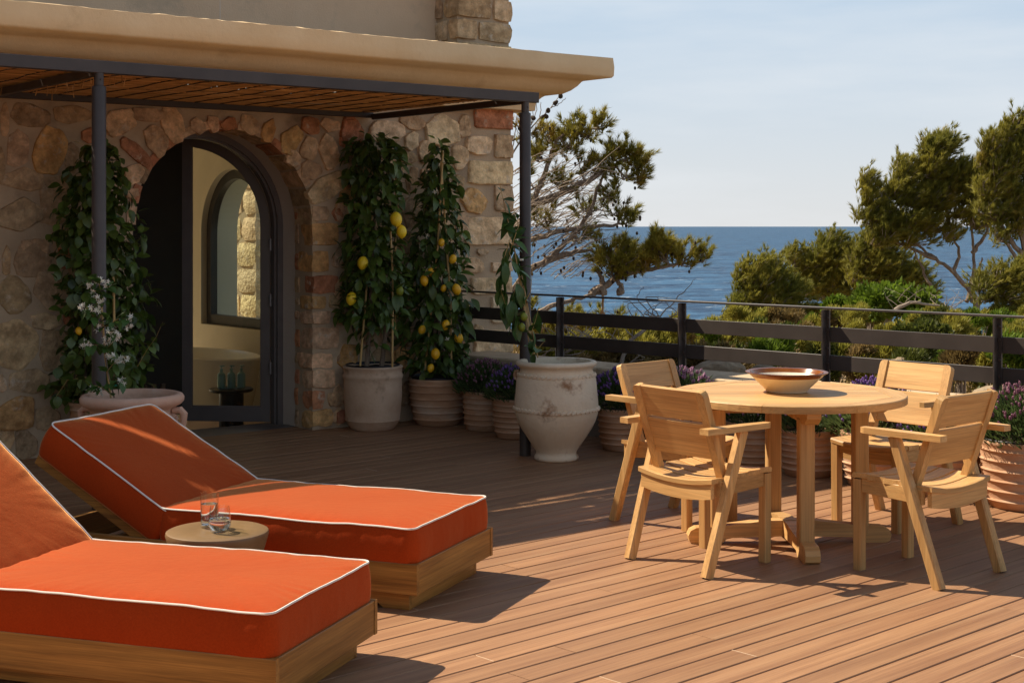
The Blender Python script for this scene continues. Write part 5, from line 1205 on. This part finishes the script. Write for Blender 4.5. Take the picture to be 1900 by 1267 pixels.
pine('pine_tree', 'tall dark pine cut off by the right edge of the view', 'pine trees', YR-2,
  [[(1935,640),(1925,560),(1905,480),(1890,400),(1875,320),(1880,250)], [(1905,480),(1870,440),(1850,400)], [(1940,560),(1900,500),(1870,455),(1850,440)], [(1890,400),(1850,340),(1835,300)], [(1895,420),(1930,350),(1940,260)]],
  [(1880,245,20,26),(1895,222,18,20),(1850,265,22,24),(1832,290,18,16),(1865,300,34,30,1.1),(1900,290,36,40,1.2),(1850,340,34,30,1.1),(1895,350,36,34,1.1),(1860,385,36,26),(1840,375,24,20,.7),(1900,405,36,26,.8),(1870,430,36,14,.6),(1925,260,30,60),(1935,340,30,50)],
  6500, 15, .15, .0050, 'needle_far', (.7,0,.7), r0=.11, spread=.55, twig=.012, seed=22, plume=.33, basez=-3.0)
pine('pine_tree', 'low spreading pine bough at the right edge under the tall pine', 'pine trees', YR-4,
  [[(1905,640),(1890,590),(1880,545),(1865,520)], [(1880,545),(1910,520)]],
  [(1870,505,34,16),(1895,515,34,22),(1845,520,30,14),(1880,540,44,16),(1920,500,30,24),(1840,545,26,14,.8),(1885,560,40,14,.8)], 1800, 15, .15, .005, 'needle_far', (.6,0,.5), r0=.08, spread=.55, twig=.011, seed=23, plume=.36, basez=-3.0)
YM = 34
pine('pine_tree', 'rounded light green pine alone in front of the open sea', 'pine trees', YM-6,
  [[(1440,640),(1432,580),(1425,530),(1420,490)], [(1432,580),(1465,540),(1480,520)], [(1430,560),(1395,530),(1385,510)]],
  [(1410,492,24,14),(1440,488,22,14,.9),(1392,512,20,16),(1425,515,36,20,1.1),(1455,520,26,20),(1405,545,34,20),(1445,550,42,22,1.1),(1380,560,22,16),(1480,540,22,22,.8),(1420,575,50,16),(1475,575,40,20)], 4400, 14, .15, .0055, 'needle_mid', (.7,0,.7), r0=.1, spread=.55, twig=.011, seed=24, plume=.34, basez=-3.0)
pine('pine_tree', 'dark green pine clump in the middle distance, left half', 'pine trees', YM,
  [[(1560,640),(1555,560),(1545,500),(1540,460)], [(1555,560),(1510,510),(1485,480)], [(1550,530),(1580,480)]],
  [(1478,470,14,12),(1490,486,20,14),(1512,490,26,20),(1545,450,22,18),(1562,455,20,16),(1530,475,30,20),(1560,490,36,24,1.1),(1520,520,36,22),(1560,530,44,24),(1500,530,26,20,.8),(1590,470,20,16)], 5600, 14, .16, .0058, 'needle_mid', (.8,0,.6), r0=.12, spread=.55, twig=.013, seed=25, plume=.38, basez=-3.0)
pine('pine_tree', 'dark green pine clump in the middle distance, beside the pale forked trunks', 'pine trees', YM-1,
  [[(1650,640),(1648,570),(1640,510),(1630,460)], [(1648,570),(1690,520),(1700,495)], [(1645,540),(1605,490)]],
  [(1620,445,20,18),(1640,455,24,20),(1605,475,22,18),(1635,485,38,24,1.1),(1665,490,26,24),(1610,510,36,20),(1655,520,44,24),(1700,510,34,26,.9),(1720,540,26,18,.7),(1690,545,30,14,.7)], 5600, 14, .16, .0058, 'needle_mid', (.8,0,.6), r0=.12, spread=.55, twig=.013, seed=26, plume=.38, basez=-3.0)

def shrub(name, label, u, v, Y, ru, rv, mat, nl, Ls, wl, group, cat='shrub', up=.5, seed=0, blades=False):
    random.seed(seed*13+5)
    px = Y/2700; rx, rz_ = ru*px, rv*px; cen = S(u, v, Y); base = cen-Vector((0,0,rz_))
    t = thing(name, label, cat, base, 0, group); mb = MB(); tw = MB()
    lobes = [Vector((rnd(-.75,.75)*rx, rnd(-.75,.75)*rx, rz_*rnd(.5,1.35))) for _ in range(max(5, int(rx*12)))]
    gz = -rz_*.7
    for q in lobes:
        tw.tube([(q.x*.25, q.y*.25, gz), q*.6, q], [.012,.008,.004], 4, False)
    for i in range(nl):
        q = random.choice(lobes); o_ = sph(); sr = rx*.33
        p = q+Vector((o_.x*sr, o_.y*sr, o_.z*sr*.9))*random.random()**.4+(W(.22,0,.3)*rnd(-.3,.8))*min(1, rx*1.2)
        if p.z < -.15: p.z = rnd(-.15, .1)
        d = (o_*.7+Vector((0,0,up))+W(.35,0,0)*(1 if blades else .3)+sph()*.5).normalized(); l_ = Ls*rnd(.6,1.2); s = d.cross(sph()).normalized()*wl
        if blades: mb.add([p-s, p+s, p+d*l_], [(0,1,2)])
        else: mb.add([p, p+d*l_*.5+s, p+d*l_, p+d*l_*.5-s], [(0,1,2,3)])
    stuff(mb.build('foliage', M[mat], t, False)); tw.build('stems', M['deadtwig'], t); return t
SH = [('bright green low shrub below the middle pines',1650,568,26,74,8,'shrub_green',4600,.11,.034,False),
 ('second bright green shrub under the pale forked trunks',1555,572,27,34,7,'shrub_green',1900,.11,.034,False),
 ('dark glossy round shrub behind the third railing post',1700,620,17,60,40,'shrub_dark',4200,.07,.022,False),
 ('pale dry flowering shrub behind the bowl',1453,655,13.5,36,24,'shrub_dry',1700,.06,.010,False),
 ('dark bush at the right edge above the plum lavender',1870,680,13,60,44,'shrub_dark',3400,.065,.02,False)]
for i, (lb, u, v, Y, ru, rv, mt, nl, Ls, wl, bl_) in enumerate(SH): shrub('shrub', lb, u, v, Y, ru, rv, mt, nl, Ls, wl, None, seed=i, blades=bl_)
rs = random.Random(77)
gen = []
for (u0, u1, v0, v1, Y0, Y1, n) in ((1000,1260,612,650,17,20,9),(1240,1420,600,640,17,22,8),(1300,1560,588,625,20,26,11),(1480,1760,585,620,21,27,11),(1700,1900,590,630,17,24,11),(980,1240,650,690,12.5,15,7),(1240,1520,645,690,12.5,16,9),(1500,1760,640,690,12.5,16,9),(1740,1920,640,720,11,15,8),(1830,1960,560,600,22,26,4),(1560,1800,578,600,26,32,9),(1340,1480,585,605,22,27,6),(1480,1700,572,590,25,30,8),(1690,1910,575,596,22,28,9)):
    for i in range(n): gen.append((u0+(u1-u0)*(i+rs.random())/n, rs.uniform(v0, v1), rs.uniform(Y0, Y1)))
gen.sort(key=lambda g: -g[2])
for i, (u, v, Y) in enumerate(gen):
    mt = rs.choice(['shrub_olive','shrub_olive','needle_mid','shrub_olive','heather','shrub_dark','shrub_green']) if u > 1240 else rs.choice(['needle','shrub_olive','needle_mid','heather'])
    if v > 650 and u < 1600 and rs.random() < .45: mt = rs.choice(['heather','shrub_dry'])
    k = rs.uniform(.75, 1.25); ru = 620/Y*k*1.15; rv = 640/Y*k
    look = {'heather': 'dry brown heath shrub', 'shrub_dry': 'pale dry shrub', 'shrub_dark': 'dark green shrub', 'shrub_green': 'fresh green shrub', 'shrub_olive': 'olive green shrub', 'needle_mid': 'wispy olive shrub', 'needle': 'ochre tufted shrub'}[mt]
    zone = next(z for e, z in ((1060,'behind the white urn'),(1180,'beyond the shaded stretch of railing'),(1280,'behind the far left chair'),(1400,'left of the bowl'),(1530,'behind the bowl'),(1640,'right of the bowl'),(1760,'behind the far right chair back'),(9999,'near the right edge')) if u < e)
    far = 'far down the slope ' if Y > 21 else ('' if Y > 16.5 else 'close to the railing ')
    size = 'small ' if k < .88 else ('broad ' if k > 1.1 else '')
    shrub('shrub', size+look+' '+far+zone, u, v+4, Y, ru, rv, mt, int(3400*k), .065, .008 if i % 2 else .011, 'scrub shrubs on the slope', seed=100+i, up=.7, blades=(i % 3 != 0))
# driftwood-grey dead branches lying in the scrub
random.seed(3)
for i, (lb, pts, Y) in enumerate((('pale dead branch arching up behind the far left chair', [(1150,690),(1165,640),(1190,615),(1215,598),(1222,585)], 12.6), ('grey dead branches sprawled under the bright green shrub', [(1660,575),(1690,562),(1730,566),(1770,570)], 24), ('bleached twigs left of the first sunlit railing post', [(1010,690),(1040,660),(1065,640),(1070,625)], 13.2))):
    b = S(*pts[0], Y); t = thing('dead_branch', lb, 'branch', b); mb = MB()
    P = limb(mb, [S(u, v, Y+rnd(-.1,.1))-b for u, v in pts], .022*Y/14, .007, .01)
    mb.build('bough', M['deadtwig'], t); mb = MB()
    for j in range(18):
        q = random.choice(P); limb(mb, [q, q+W(rnd(-.2,.25), rnd(-.2,.2), rnd(.0,.2)), q+W(rnd(-.3,.4), rnd(-.2,.2), rnd(.1,.35))], .007, .002, .01, 4)
    mb.build('twigs', M['deadtwig'], t)
# rocks
for i, (u, v, Y, w_) in enumerate(((1672,672,13.2,.22),(1340,688,12,.4),(1290,668,14,.28),(1715,668,15,.3),(1850,735,11,.35),(1040,690,12.4,.35),(1420,695,11.6,.3),(1230,695,11.9,.35))):
    bm = bmesh.new(); bmesh.ops.create_icosphere(bm, subdivisions=3, radius=1)
    for vv in bm.verts:
        n_ = noise.noise(vv.co*1.4+Vector((i*7,0,0)))*.35+noise.noise(vv.co*4+Vector((i*7,3,0)))*.12
        vv.co = Vector((vv.co.x*w_*(1+n_)*.6, vv.co.y*w_*(1+n_)*.5, vv.co.z*w_*.33*(1+n_)))
    me = bpy.data.meshes.new('rock'); bm.to_mesh(me); bm.free(); me.materials.append(M['rock']); o = link('rock', me, None, S(u, v+6, Y))
    tag(o, 'limestone rock '+('behind the front right chair back','just left of the bowl, low behind the railing','beside the third railing post','behind the far right chair, in the scrub','at the right edge above the plum lavender','right of the white urn beyond the railing','behind the bowl, close to the railing','beyond the railing behind the far left chair back')[i], 'rock', 'rocks on the slope')
# ground cover: dry grass and heath all over the slope
random.seed(9); mb = MB()
for i in range(42000):
    x, y_ = rnd(-2, 26), rnd(8, 44)
    d = rail_n(x, y_)
    if d < .5 or abs(x/y_) > .5 or d > 14+.9*max(0,x): continue
    z = ground_z(x, y_); p = W(x, y_, z-.03); k = .6+y_/22
    dd = (Vector((0,0,1))+sph()*.8).normalized(); s = dd.cross(sph()).normalized()*.012*k; mb.add([p-s, p+s, p+dd*rnd(.1,.3)*k], [(0,1,2)])
stuff(mb.build('ground_cover', M['heather'], None, False))
random.seed(1)
